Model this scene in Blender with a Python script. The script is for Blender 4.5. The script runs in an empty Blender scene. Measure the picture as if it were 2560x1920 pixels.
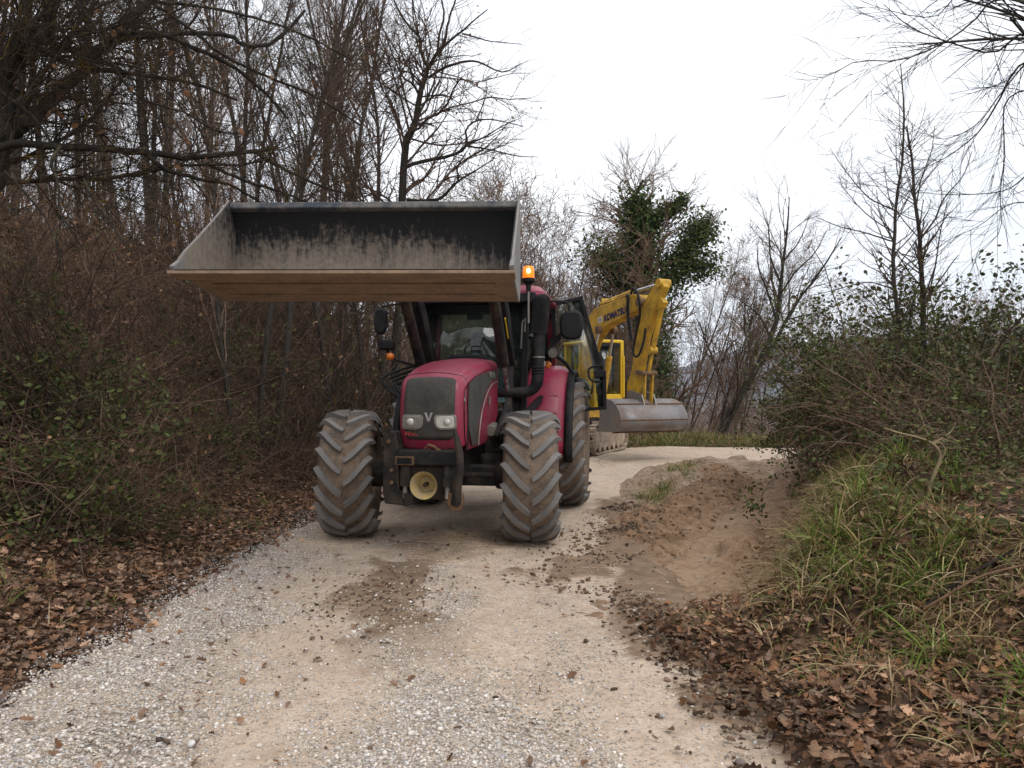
import bpy, bmesh, math, random
import numpy as np
from math import sin, cos, pi, radians
from mathutils import Vector, Matrix

# ------------------------------------------------------------------ camera, sky, sun, exposure
scene = bpy.context.scene
FPX, CXP, HYP, CAMH = 1971.0, 1280.0, 975.0, 1.6      # focal length, centre and horizon in photo pixels
cam_data = bpy.data.cameras.new('camera')
cam_data.sensor_width = 36.0
cam_data.lens = 36.0 * FPX / 2560.0
cam_data.clip_start = 0.05
cam_data.clip_end = 6000.0
cam = bpy.data.objects.new('camera', cam_data)
scene.collection.objects.link(cam)
cam.location = (0, 0, CAMH)
cam.rotation_euler = (radians(90) + math.atan((HYP - 960.0) / FPX), 0, 0)
scene.camera = cam

SUN_EL, SUN_AZ = radians(52), radians(150)            # azimuth measured from +Y clockwise
world = bpy.data.worlds.new('World')
scene.world = world
world.use_nodes = True
wt = world.node_tree
wt.nodes.clear()
w_out = wt.nodes.new('ShaderNodeOutputWorld')
w_bg = wt.nodes.new('ShaderNodeBackground')
w_bg.inputs['Strength'].default_value = 0.1
w_sky = wt.nodes.new('ShaderNodeTexSky')
w_sky.sky_type = 'NISHITA'
w_sky.sun_disc = False
w_sky.sun_elevation = SUN_EL
w_sky.sun_rotation = SUN_AZ
w_tc = wt.nodes.new('ShaderNodeTexCoord')
w_map = wt.nodes.new('ShaderNodeMapping')
w_map.inputs['Scale'].default_value = (1.0, 1.0, 3.2)
w_noise = wt.nodes.new('ShaderNodeTexNoise')
w_noise.inputs['Scale'].default_value = 2.3
w_noise.inputs['Detail'].default_value = 5.0
w_noise.inputs['Roughness'].default_value = 0.5
w_ramp = wt.nodes.new('ShaderNodeValToRGB')
w_ramp.color_ramp.elements[0].position = 0.32
w_ramp.color_ramp.elements[0].color = (8.8, 9.3, 10.2, 1)
w_ramp.color_ramp.elements[1].position = 0.56
w_ramp.color_ramp.elements[1].color = (10.6, 10.7, 11.0, 1)
w_mix = wt.nodes.new('ShaderNodeMix')
w_mix.data_type = 'RGBA'
w_mix.inputs['Factor'].default_value = 0.92
wt.links.new(w_tc.outputs['Generated'], w_map.inputs['Vector'])
wt.links.new(w_map.outputs['Vector'], w_noise.inputs['Vector'])
wt.links.new(w_noise.outputs['Fac'], w_ramp.inputs['Fac'])
wt.links.new(w_sky.outputs['Color'], w_mix.inputs['A'])
wt.links.new(w_ramp.outputs['Color'], w_mix.inputs['B'])
wt.links.new(w_mix.outputs['Result'], w_bg.inputs['Color'])
wt.links.new(w_bg.outputs['Background'], w_out.inputs['Surface'])

sun_data = bpy.data.lights.new('sun', 'SUN')
sun_data.energy = 0.8
sun_data.angle = radians(25)
sun_data.color = (1.0, 0.96, 0.9)
sun = bpy.data.objects.new('sun', sun_data)
scene.collection.objects.link(sun)
sd = Vector((sin(SUN_AZ) * cos(SUN_EL), cos(SUN_AZ) * cos(SUN_EL), sin(SUN_EL)))
sun.rotation_euler = sd.to_track_quat('Z', 'Y').to_euler()

scene.view_settings.view_transform = 'Standard'
scene.view_settings.look = 'None'
scene.view_settings.gamma = 1.0
scene.view_settings.use_curve_mapping = False
scene.view_settings.exposure = 0.45
scene.render.engine = 'CYCLES'
scene.cycles.max_bounces = 5
scene.cycles.diffuse_bounces = 3
scene.cycles.glossy_bounces = 2
scene.cycles.transmission_bounces = 3
scene.cycles.transparent_max_bounces = 12
scene.cycles.caustics_reflective = False
scene.cycles.caustics_refractive = False

# ------------------------------------------------------------------ helpers
COL = scene.collection
rng = np.random.default_rng(11)
random.seed(5)


def at(u, v, Y):
    """world point seen at photo pixel (u, v) at distance Y along the view axis"""
    return np.array([(u - CXP) / FPX * Y, Y, CAMH + (HYP - v) / FPX * Y])


def tag(o, label=None, cat=None, group=None, kind=None):
    if label: o['label'] = label
    if cat: o['category'] = cat
    if group: o['group'] = group
    if kind: o['kind'] = kind
    return o


def empty(name, loc=(0, 0, 0), rot=(0, 0, 0), parent=None):
    o = bpy.data.objects.new(name, None)
    o.empty_display_size = 0.2
    o.location = loc
    o.rotation_euler = rot
    o.parent = parent
    COL.objects.link(o)
    return o


def link(name, me, parent=None, loc=None, rot=None, scale=None):
    o = bpy.data.objects.new(name, me)
    COL.objects.link(o)
    o.parent = parent
    if loc is not None: o.location = loc
    if rot is not None: o.rotation_euler = rot
    if scale is not None: o.scale = scale
    return o


def np_mesh(name, V, faces, mat=None, smooth=False, attrs=None):
    """mesh from numpy verts and a list of (n,k) face arrays; attrs: {name: (n,) or (n,3)} per vertex"""
    me = bpy.data.meshes.new(name)
    V = np.asarray(V, np.float32).reshape(-1, 3)
    me.vertices.add(len(V))
    me.vertices.foreach_set('co', V.ravel())
    if not isinstance(faces, list): faces = [faces]
    faces = [np.asarray(f, np.int32) for f in faces if len(f)]
    loops = np.concatenate([f.ravel() for f in faces])
    starts, off = [], 0
    for f in faces:
        starts.append(off + np.arange(len(f)) * f.shape[1])
        off += f.size
    starts = np.concatenate(starts).astype(np.int32)
    me.loops.add(len(loops))
    me.loops.foreach_set('vertex_index', loops)
    me.polygons.add(len(starts))
    me.polygons.foreach_set('loop_start', starts)
    if smooth:
        me.polygons.foreach_set('use_smooth', np.ones(len(starts), bool))
    me.update(calc_edges=True)
    for k, a in (attrs or {}).items():
        a = np.asarray(a, np.float32)
        if a.ndim == 1:
            at_ = me.attributes.new(k, 'FLOAT', 'POINT')
            at_.data.foreach_set('value', a)
        else:
            at_ = me.attributes.new(k, 'FLOAT_COLOR', 'POINT')
            c = np.ones((len(a), 4), np.float32)
            c[:, :3] = a
            at_.data.foreach_set('color', c.ravel())
    if mat: me.materials.append(mat)
    return me


class MB:
    """collects shapes into one mesh"""
    def __init__(s):
        s.v, s.f = [], []

    def add(s, verts, faces):
        b = len(s.v)
        s.v += [tuple(map(float, p)) for p in verts]
        s.f += [tuple(i + b for i in f) for f in faces]
        return s

    def box(s, c, size, rot=None):
        x, y, z = [k / 2 for k in size]
        P = [Vector(p) for p in ((-x, -y, -z), (x, -y, -z), (x, y, -z), (-x, y, -z), (-x, -y, z), (x, -y, z), (x, y, z), (-x, y, z))]
        if rot is not None:
            m = Matrix.Rotation(rot[2], 3, 'Z') @ Matrix.Rotation(rot[1], 3, 'Y') @ Matrix.Rotation(rot[0], 3, 'X')
            P = [m @ p for p in P]
        return s.add([p + Vector(c) for p in P], [(3, 2, 1, 0), (4, 5, 6, 7), (0, 1, 5, 4), (1, 2, 6, 5), (2, 3, 7, 6), (3, 0, 4, 7)])

    def bar(s, p0, p1, w, h, up=(0, 0, 1), w1=None, h1=None):
        """box beam from p0 to p1, width w sideways and h along up"""
        p0, p1, up = Vector(p0), Vector(p1), Vector(up)
        t = (p1 - p0).normalized()
        sd_ = t.cross(up)
        if sd_.length < 1e-4: sd_ = t.cross(Vector((1, 0, 0)))
        sd_.normalize()
        u = sd_.cross(t).normalized()
        P = []
        for p, a, b in ((p0, w, h), (p1, w1 or w, h1 or h)):
            P += [p - sd_ * a / 2 - u * b / 2, p + sd_ * a / 2 - u * b / 2, p + sd_ * a / 2 + u * b / 2, p - sd_ * a / 2 + u * b / 2]
        return s.add(P, [(3, 2, 1, 0), (4, 5, 6, 7), (0, 1, 5, 4), (1, 2, 6, 5), (2, 3, 7, 6), (3, 0, 4, 7)])

    def cyl(s, p0, p1, r0, r1=None, n=16, cap=True):
        return s.tube([p0, p1], [r0, r0 if r1 is None else r1], n, cap)

    def tube(s, path, r, n=8, cap=True):
        path = [Vector(p) for p in path]
        if not hasattr(r, '__len__'): r = [r] * len(path)
        vs, fs = [], []
        ref = None
        for i, p in enumerate(path):
            if i == 0: t = path[1] - p
            elif i == len(path) - 1: t = p - path[i - 1]
            else: t = (path[i + 1] - p).normalized() + (p - path[i - 1]).normalized()
            t.normalize()
            if ref is None:
                ref = t.orthogonal().normalized()
            ref = (ref - t * ref.dot(t)).normalized()
            b = t.cross(ref)
            for k in range(n):
                a = 2 * pi * k / n
                vs.append(p + ref * (cos(a) * r[i]) + b * (sin(a) * r[i]))
        m = len(path)
        for i in range(m - 1):
            for k in range(n):
                k2 = (k + 1) % n
                fs.append((i * n + k, i * n + k2, (i + 1) * n + k2, (i + 1) * n + k))
        if cap:
            fs.append(tuple(reversed(range(n))))
            fs.append(tuple((m - 1) * n + k for k in range(n)))
        return s.add(vs, fs)

    def lathe(s, prof, n=32, axis='x', c=(0, 0, 0), closed=False):
        """prof: list of (a, r): a along the axis, r radius"""
        vs, fs = [], []
        for a, r in prof:
            for k in range(n):
                t = 2 * pi * k / n
                p = {'x': (a, r * cos(t), r * sin(t)), 'y': (r * cos(t), a, r * sin(t)), 'z': (r * cos(t), r * sin(t), a)}[axis]
                vs.append((p[0] + c[0], p[1] + c[1], p[2] + c[2]))
        m = len(prof)
        for i in range(m if closed else m - 1):
            j = (i + 1) % m
            for k in range(n):
                k2 = (k + 1) % n
                q = (i * n + k, i * n + k2, j * n + k2, j * n + k)
                fs.append(q if axis != 'y' else q[::-1])
        return s.add(vs, fs)

    def prism(s, poly, d, thick):
        """polygon (list of 3D points, planar) extruded by vector d*thick"""
        d = Vector(d).normalized() * thick
        n = len(poly)
        A = [Vector(p) for p in poly]
        Bq = [p + d for p in A]
        fs = [tuple(reversed(range(n))), tuple(range(n, 2 * n))]
        for i in range(n):
            j = (i + 1) % n
            fs.append((i, j, n + j, n + i))
        return s.add(A + Bq, fs)

    def grid(s, rows):
        """rows: list of equal-length point lists"""
        n = len(rows[0])
        vs = [p for r in rows for p in r]
        fs = [(i * n + k, i * n + k + 1, (i + 1) * n + k + 1, (i + 1) * n + k) for i in range(len(rows) - 1) for k in range(n - 1)]
        return s.add(vs, fs)

    def mesh(s, name, mat, smooth=35, recalc=True):
        me = bpy.data.meshes.new(name)
        me.from_pydata(s.v, [], s.f)
        if recalc:
            bm = bmesh.new()
            bm.from_mesh(me)
            bmesh.ops.recalc_face_normals(bm, faces=bm.faces)
            bm.to_mesh(me)
            bm.free()
        if smooth:
            me.polygons.foreach_set('use_smooth', [True] * len(me.polygons))
            me.set_sharp_from_angle(angle=radians(smooth))
        me.materials.append(mat)
        me.update()
        return me

    def build(s, name, mat, parent=None, bevel=0, smooth=35, loc=None, rot=None, solid=0, recalc=True):
        o = link(name, s.mesh(name, mat, smooth, recalc), parent, loc, rot)
        if solid:
            m = o.modifiers.new('solid', 'SOLIDIFY')
            m.thickness = solid
            m.offset = -1
        if bevel:
            m = o.modifiers.new('bevel', 'BEVEL')
            m.width = bevel
            m.segments = 2
            m.limit_method = 'ANGLE'
            m.angle_limit = radians(40)
            m.harden_normals = False
        return o


def spline(pts, n):
    """Catmull-Rom through pts resampled to n points (numpy)"""
    P = np.asarray(pts, float)
    P = np.vstack([2 * P[0] - P[1], P, 2 * P[-1] - P[-2]])
    m = len(P) - 3
    T = np.linspace(0, m - 1e-6, n)
    i = T.astype(int)
    t = (T - i)[:, None]
    a, b, c, d = P[i], P[i + 1], P[i + 2], P[i + 3]
    return 0.5 * (2 * b + (c - a) * t + (2 * a - 5 * b + 4 * c - d) * t ** 2 + (3 * b - a - 3 * c + d) * t ** 3)


# value noise
_perm = np.random.default_rng(3).random((256, 256))


def vnoise(x, y):
    xi, yi = np.floor(x).astype(int), np.floor(y).astype(int)
    fx, fy = x - xi, y - yi
    fx, fy = fx * fx * (3 - 2 * fx), fy * fy * (3 - 2 * fy)
    g = lambda a, b: _perm[a % 256, b % 256]
    return (g(xi, yi) * (1 - fx) + g(xi + 1, yi) * fx) * (1 - fy) + (g(xi, yi + 1) * (1 - fx) + g(xi + 1, yi + 1) * fx) * fy


def fbm(x, y, oct=4, gain=0.5):
    s, a, n = 0, 1.0, 0
    for k in range(oct):
        s = s + a * vnoise(x * 2 ** k + 17.3 * k, y * 2 ** k + 5.1 * k)
        n += a
        a *= gain
    return s / n


def sstep(a, b, x):
    t = np.clip((x - a) / (b - a), 0, 1)
    return t * t * (3 - 2 * t)


# ------------------------------------------------------------------ materials
def N(nt, kind, ins=None, **props):
    n = nt.nodes.new('ShaderNode' + kind)
    for k, v in props.items(): setattr(n, k, v)
    for k, v in (ins or {}).items():
        if isinstance(v, bpy.types.NodeSocket): nt.links.new(v, n.inputs[k])
        else: n.inputs[k].default_value = v
    return n


def new_mat(name):
    m = bpy.data.materials.new(name)
    m.use_nodes = True
    nt = m.node_tree
    bs = nt.nodes['Principled BSDF']
    bs.inputs['Specular IOR Level'].default_value = 0.35
    return m, nt, bs


def c4(c): return (c[0], c[1], c[2], 1.0)


def ramp(nt, fac, stops):
    r = N(nt, 'ValToRGB', {'Fac': fac})
    e = r.color_ramp.elements
    while len(e) < len(stops): e.new(0.5)
    for el, (p, c) in zip(e, stops):
        el.position = p
        el.color = c4(c) if hasattr(c, '__len__') else (c, c, c, 1)
    return r.outputs['Color']


def mixc(nt, f, a, b, blend='MIX'):
    n = N(nt, 'Mix', data_type='RGBA', blend_type=blend)
    for k, v in (('Factor', f), ('A', a), ('B', b)):
        s = [i for i in n.inputs if i.name == k and (i.type == 'VALUE' if k == 'Factor' else i.type == 'RGBA')][0]
        if isinstance(v, bpy.types.NodeSocket): nt.links.new(v, s)
        else: s.default_value = c4(v) if hasattr(v, '__len__') else v
    return [o for o in n.outputs if o.type == 'RGBA'][0]


def noise(nt, scale, detail=4, rough=0.55, vec=None, dist=0):
    n = N(nt, 'TexNoise', {'Scale': scale, 'Detail': detail, 'Roughness': rough, 'Distortion': dist})
    if vec is None:
        vec = N(nt, 'TexCoord').outputs['Object']
    nt.links.new(vec, n.inputs['Vector'])
    return n.outputs['Fac']


def bump(nt, bs, h, strength=0.3, dist=0.02):
    b = N(nt, 'Bump', {'Height': h, 'Strength': strength, 'Distance': dist})
    nt.links.new(b.outputs['Normal'], bs.inputs['Normal'])


def dirty(name, base, dirt, amount=0.4, scale=6, rough=0.5, metal=0, coat=0, bumpy=0.15, stretch=None, soft=0.12, spec=0.35):
    """painted or raw surface with patches of dried dirt"""
    m, nt, bs = new_mat(name)
    tc = N(nt, 'TexCoord').outputs['Object']
    if stretch:
        tc2 = N(nt, 'Mapping', {'Vector': tc, 'Scale': stretch}).outputs['Vector']
    else: tc2 = tc
    f1 = noise(nt, scale, 7, 0.65, tc2, 0.3)
    f2 = noise(nt, scale * 7, 5, 0.6, tc)
    mixf = N(nt, 'Math', {0: f1, 1: 0.75}, operation='MULTIPLY').outputs[0]
    mixf = N(nt, 'MultiplyAdd' if False else 'Math', {0: f2, 1: 0.25, 2: mixf}, operation='MULTIPLY_ADD').outputs[0]
    t = 0.62 - 0.28 * amount
    fac = ramp(nt, mixf, [(max(t - soft, 0), 0), (min(t + soft, 1), 1)])
    amp = N(nt, 'Math', {0: fac, 1: min(1, 0.35 + amount)}, operation='MULTIPLY').outputs[0]
    bvar = mixc(nt, f2, [k * 0.82 for k in base], [min(1, k * 1.18) for k in base])
    dvar = mixc(nt, f2, [k * 0.75 for k in dirt], [min(1, k * 1.2) for k in dirt])
    nt.links.new(mixc(nt, amp, bvar, dvar), bs.inputs['Base Color'])
    rr = N(nt, 'MapRange', {'Value': amp, 'To Min': rough, 'To Max': 0.9}).outputs[0]
    nt.links.new(rr, bs.inputs['Roughness'])
    if metal:
        mm = N(nt, 'MapRange', {'Value': amp, 'To Min': metal, 'To Max': 0.0}).outputs[0]
        nt.links.new(mm, bs.inputs['Metallic'])
    bs.inputs['Specular IOR Level'].default_value = spec
    bs.inputs['Coat Weight'].default_value = coat
    bs.inputs['Coat Roughness'].default_value = 0.25
    if bumpy: bump(nt, bs, mixf, bumpy, 0.01)
    return m


MUD = (0.27, 0.205, 0.15)
MAT = {}
MAT['crimson'] = dirty('crimson_paint', (0.295, 0.008, 0.052), (0.22, 0.10, 0.085), 0.28, 4.5, 0.36, coat=0.25, bumpy=0.04, soft=0.22)
MAT['grille'] = dirty('grille_mesh', (0.028, 0.028, 0.027), (0.13, 0.115, 0.095), 0.35, 5, 0.7, bumpy=0.25, soft=0.25)
MAT['black'] = dirty('black_paint', (0.010, 0.010, 0.012), (0.09, 0.075, 0.06), 0.18, 5, 0.5, bumpy=0.1, spec=0.2)
MAT['black_clean'] = dirty('black_plastic', (0.010, 0.010, 0.012), (0.04, 0.037, 0.033), 0.2, 6, 0.55, bumpy=0.06, spec=0.2)
MAT['chassis'] = dirty('oily_chassis', (0.012, 0.012, 0.014), (0.10, 0.072, 0.05), 0.34, 7, 0.65, bumpy=0.35, spec=0.2)
MAT['rubber'] = dirty('dusty_rubber', (0.15, 0.15, 0.153), (0.25, 0.215, 0.18), 0.40, 9, 0.85, bumpy=0.25, spec=0.2)
MAT['tyre_mud'] = dirty('muddy_tyre', (0.075, 0.062, 0.052), (0.22, 0.16, 0.115), 0.58, 5, 0.9, bumpy=0.5, spec=0.15)
MAT['rim'] = dirty('muddy_rim', (0.30, 0.29, 0.27), MUD, 0.6, 5, 0.6, bumpy=0.3)
MAT['steel'] = dirty('bare_steel', (0.32, 0.31, 0.30), (0.2, 0.14, 0.1), 0.3, 6, 0.35, metal=0.8, bumpy=0.05)
MAT['chrome'] = dirty('chrome_rod', (0.62, 0.62, 0.62), (0.3, 0.26, 0.22), 0.15, 8, 0.18, metal=1.0, bumpy=0)
MAT['rust'] = dirty('rusty_iron', (0.10, 0.055, 0.03), (0.22, 0.13, 0.07), 0.5, 9, 0.8, bumpy=0.3)
MAT['yellow'] = dirty('yellow_paint', (0.64, 0.37, 0.022), (0.15, 0.085, 0.04), 0.38, 4, 0.5, coat=0.1, bumpy=0.08)
MAT['yellow_clean'] = dirty('yellow_cab_paint', (0.66, 0.42, 0.010), (0.3, 0.2, 0.06), 0.12, 4, 0.45, coat=0.1, bumpy=0.03)
MAT['track'] = dirty('clay_caked_steel', (0.09, 0.075, 0.065), (0.40, 0.31, 0.23), 0.75, 5, 0.8, bumpy=0.5)
MAT['ptoyellow'] = dirty('worn_yellow_guard', (0.50, 0.36, 0.10), (0.33, 0.27, 0.19), 0.5, 12, 0.6, bumpy=0.1)
MAT['seat'] = dirty('grey_seat_cloth', (0.03, 0.03, 0.033), (0.08, 0.07, 0.065), 0.3, 12, 0.95, bumpy=0.1)
MAT['white_print'] = dirty('off_white_print', (0.62, 0.60, 0.54), (0.35, 0.31, 0.25), 0.2, 20, 0.6, bumpy=0)
MAT['blue_print'] = dirty('dark_blue_print', (0.012, 0.016, 0.075), (0.1, 0.07, 0.05), 0.1, 20, 0.6, bumpy=0)
MAT['red_print'] = dirty('red_print', (0.35, 0.02, 0.02), (0.2, 0.1, 0.08), 0.25, 20, 0.6, bumpy=0)
MAT['silver'] = dirty('dull_silver_badge', (0.55, 0.55, 0.55), (0.3, 0.27, 0.24), 0.25, 14, 0.3, metal=0.9, bumpy=0)
MAT['orange_lens'] = dirty('orange_lens', (0.75, 0.18, 0.02), (0.4, 0.2, 0.1), 0.1, 10, 0.2, coat=0.4, bumpy=0)
MAT['lamp_lens'] = dirty('clouded_lamp_lens', (0.62, 0.61, 0.56), (0.34, 0.31, 0.26), 0.35, 14, 0.16, metal=0.35, coat=0.6, bumpy=0.06)
MAT['lamp_dull'] = dirty('dusty_lamp_lens', (0.26, 0.25, 0.22), (0.16, 0.14, 0.115), 0.5, 14, 0.3, coat=0.3, bumpy=0.05)


def vary_by_object(m, lo=0.72, hi=1.22):
    nt = m.node_tree
    bs = nt.nodes['Principled BSDF']
    src = bs.inputs['Base Color'].links[0].from_socket
    rnd = N(nt, 'ObjectInfo').outputs['Random']
    g = N(nt, 'MapRange', {'Value': rnd, 'To Min': lo, 'To Max': hi}).outputs[0]
    cmb = N(nt, 'CombineColor', {0: g, 1: g, 2: g}).outputs[0]
    nt.links.new(mixc(nt, 1.0, src, cmb, 'MULTIPLY'), bs.inputs['Base Color'])


vary_by_object(MAT['rubber'])
vary_by_object(MAT['track'], 0.8, 1.15)


def glass_mat(name, tint, fac=1.5, dust=0.0):
    m, nt, bs = new_mat(name)
    nt.nodes.remove(bs)
    out = [n for n in nt.nodes if n.type == 'OUTPUT_MATERIAL'][0]
    tr = N(nt, 'BsdfTransparent', {'Color': c4(tint)})
    gl = N(nt, 'BsdfGlossy', {'Color': (0.9, 0.95, 0.95, 1), 'Roughness': 0.03})
    fr = N(nt, 'Fresnel', {'IOR': fac})
    mx = N(nt, 'MixShader', {0: fr.outputs[0], 1: tr.outputs[0], 2: gl.outputs[0]})
    last = mx.outputs[0]
    if dust:
        df = N(nt, 'BsdfDiffuse', {'Color': (0.30, 0.33, 0.30, 1)})
        f = noise(nt, 7, 7, 0.65)
        f = ramp(nt, f, [(0.42, 0.02), (0.75, dust)])
        last = N(nt, 'MixShader', {0: f, 1: last, 2: df.outputs[0]}).outputs[0]
    nt.links.new(last, out.inputs['Surface'])
    return m


MAT['glass'] = glass_mat('tinted_cab_glass', (0.82, 0.93, 0.90), 1.5, 0.08)
MAT['door_glass'] = glass_mat('dusty_door_glass', (0.84, 0.90, 0.87), 1.45, 0.14)

m_, nt_, bs_ = new_mat('lit_beacon_lens')
bs_.inputs['Base Color'].default_value = (0.85, 0.22, 0.01, 1)
bs_.inputs['Roughness'].default_value = 0.15
bs_.inputs['Emission Color'].default_value = (1.0, 0.22, 0.01, 1)
bs_.inputs['Emission Strength'].default_value = 0.55
m_.cycles.emission_sampling = 'NONE'
MAT['beacon'] = m_
m_, nt_, bs_ = new_mat('beacon_bulb')
bs_.inputs['Emission Color'].default_value = (1.0, 0.72, 0.25, 1)
bs_.inputs['Emission Strength'].default_value = 5.0
m_.cycles.emission_sampling = 'NONE'
MAT['bulb'] = m_

# bucket: worn black paint with tan dust that thickens towards the floor
m_, nt_, bs_ = new_mat('worn_bucket_interior')
tc = N(nt_, 'TexCoord').outputs['Object']
att = N(nt_, 'Attribute', attribute_name='wear').outputs['Fac']
st = N(nt_, 'Mapping', {'Vector': tc, 'Scale': (13, 13, 1.0)}).outputs['Vector']
fa = noise(nt_, 2.2, 8, 0.72, st, 0.25)
fb = noise(nt_, 26, 6, 0.65, tc)
fc = noise(nt_, 2.0, 3, 0.5, tc)
s1 = N(nt_, 'Math', {0: fa, 1: 0.95, 2: att}, operation='MULTIPLY_ADD').outputs[0]
s2 = N(nt_, 'Math', {0: fb, 1: 0.55, 2: s1}, operation='MULTIPLY_ADD').outputs[0]
s3 = N(nt_, 'Math', {0: fc, 1: 0.35, 2: s2}, operation='MULTIPLY_ADD').outputs[0]
fw = ramp(nt_, N(nt_, 'Math', {0: s3, 1: 0.5}, operation='MULTIPLY').outputs[0], [(0.455, 0), (0.505, 0.22), (0.56, 0.62), (0.68, 0.95)])
colw = mixc(nt_, fb, (0.15, 0.122, 0.097), (0.29, 0.242, 0.195))
nt_.links.new(mixc(nt_, fw, (0.010, 0.011, 0.014), colw), bs_.inputs['Base Color'])
nt_.links.new(N(nt_, 'MapRange', {'Value': fw, 'To Min': 0.38, 'To Max': 0.85}).outputs[0], bs_.inputs['Roughness'])
bump(nt_, bs_, s3, 0.12, 0.006)
MAT['bucket_in'] = m_
MAT['bucket_under'] = dirty('clay_smeared_steel', (0.085, 0.065, 0.05), (0.30, 0.205, 0.135), 0.72, 4.0, 0.75, stretch=(1.0, 1.5, 1.5), bumpy=0.2, soft=0.2)
MAT['bucket_out'] = dirty('scraped_bucket_side', (0.14, 0.14, 0.145), (0.30, 0.265, 0.23), 0.5, 3, 0.55, metal=0.2, bumpy=0.1, soft=0.2)
MAT['bucket_dark'] = dirty('dark_blue_bucket_rim', (0.030, 0.036, 0.048), (0.24, 0.21, 0.18), 0.35, 5, 0.45, bumpy=0.1)
MAT['ditch_bucket'] = dirty('worn_ditch_bucket', (0.24, 0.235, 0.24), (0.20, 0.125, 0.08), 0.42, 2.0, 0.38, metal=0.5, bumpy=0.2, soft=0.10)


def attr_mat(name, rough=0.7, mul=1.0, vary=0.25, scale=40, trans=0.0, spec=0.25, bumpy=0.0):
    """colour from the 'col' attribute with fine noise"""
    m, nt, bs = new_mat(name)
    a = N(nt, 'Attribute', attribute_name='col').outputs['Color']
    f = noise(nt, scale, 4, 0.6)
    g = N(nt, 'MapRange', {'Value': f, 'From Min': 0.3, 'From Max': 0.7, 'To Min': mul * (1 - vary), 'To Max': mul * (1 + vary)}).outputs[0]
    cmb = N(nt, 'CombineColor', {0: g, 1: g, 2: g}).outputs[0]
    c = mixc(nt, 1.0, a, cmb, 'MULTIPLY')
    nt.links.new(c, bs.inputs['Base Color'])
    bs.inputs['Roughness'].default_value = rough
    bs.inputs['Specular IOR Level'].default_value = spec
    if bumpy: bump(nt, bs, f, bumpy, 0.004)
    if trans:
        out = [n for n in nt.nodes if n.type == 'OUTPUT_MATERIAL'][0]
        tl = N(nt, 'BsdfTranslucent')
        nt.links.new(c, tl.inputs['Color'])
        mx = N(nt, 'MixShader', {0: trans, 1: bs.outputs[0], 2: tl.outputs[0]})
        nt.links.new(mx.outputs[0], out.inputs['Surface'])
    return m


MAT['stone'] = attr_mat('limestone_chips', 0.9, bumpy=0.3, scale=60, spec=0.08)
MAT['litter'] = attr_mat('dead_oak_leaves', 0.75, vary=0.35, scale=35, trans=0.12, spec=0.06)
MAT['grass'] = attr_mat('grass_blades', 0.7, trans=0.25, spec=0.08)
MAT['leaf'] = attr_mat('green_leaves', 0.55, trans=0.2, spec=0.14)
MAT['clod'] = attr_mat('earth_clods', 0.95, vary=0.4, bumpy=0.8, scale=50, spec=0.1)


def bark_mat(name, a, b, lichen=None, lich_amt=0.5):
    m, nt, bs = new_mat(name)
    tc = N(nt, 'TexCoord').outputs['Object']
    f = noise(nt, 14, 6, 0.65, N(nt, 'Mapping', {'Vector': tc, 'Scale': (1, 1, 0.35)}).outputs['Vector'])
    c = ramp(nt, f, [(0.3, a), (0.7, b)])
    if lichen:
        g = noise(nt, 5, 5, 0.7, tc)
        c = mixc(nt, ramp(nt, g, [(0.62 - 0.2 * lich_amt, 0), (0.72 - 0.2 * lich_amt, 0.85)]), c, lichen)
    nt.links.new(c, bs.inputs['Base Color'])
    bs.inputs['Roughness'].default_value = 0.95
    bs.inputs['Specular IOR Level'].default_value = 0.03
    bump(nt, bs, f, 0.6, 0.02)
    return m


MAT['bark_oak'] = bark_mat('oak_bark', (0.016, 0.014, 0.012), (0.055, 0.046, 0.038), (0.09, 0.085, 0.05), 0.32)
MAT['bark_lichen'] = bark_mat('lichened_twig_bark', (0.028, 0.022, 0.018), (0.085, 0.066, 0.05), (0.22, 0.14, 0.025), 0.32)
MAT['bark_wood'] = bark_mat('grey_wood_bark', (0.028, 0.024, 0.021), (0.085, 0.074, 0.063))
MAT['twig'] = bark_mat('brown_twigs', (0.050, 0.034, 0.026), (0.140, 0.097, 0.072))
MAT['twig_red'] = bark_mat('reddish_twigs', (0.125, 0.080, 0.055), (0.30, 0.205, 0.145))
MAT['pale_stem'] = bark_mat('peeled_pale_stem', (0.20, 0.155, 0.085), (0.36, 0.29, 0.17))

# ------------------------------------------------------------------ terrain
_cl = spline([(-0.85, -12), (-0.85, -4), (-0.85, 2), (-0.82, 6), (-0.75, 9), (-0.4, 12.5), (0.4, 15.8), (1.8, 18.7), (3.8, 20.4), (6.3, 20.2), (9.2, 18.6), (13, 16), (18, 12.5), (26, 8)], 420)
_tl = spline([(0.5, 5.2), (1.25, 6.6), (1.95, 8.4), (2.8, 10.0), (3.75, 11.9), (4.5, 14.0), (5.0, 16.2)], 120)
ROAD_HW = 1.8


def lateral(x, y, line):
    """signed distance to a polyline (right positive) and index along it"""
    sh = x.shape
    x, y = x.ravel(), y.ravel()
    d = np.empty(len(x)); idx = np.empty(len(x), int)
    tan = np.gradient(line, axis=0)
    for k in range(0, len(x), 20000):
        dx = x[k:k + 20000, None] - line[None, :, 0]
        dy = y[k:k + 20000, None] - line[None, :, 1]
        q = dx * dx + dy * dy
        i = q.argmin(1)
        r = np.arange(len(i))
        t = tan[i]
        cr = dx[r, i] * t[:, 1] - dy[r, i] * t[:, 0]
        d[k:k + 20000] = np.sign(cr) * np.sqrt(q[r, i])
        idx[k:k + 20000] = i
    return d.reshape(sh), idx.reshape(sh)


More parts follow.
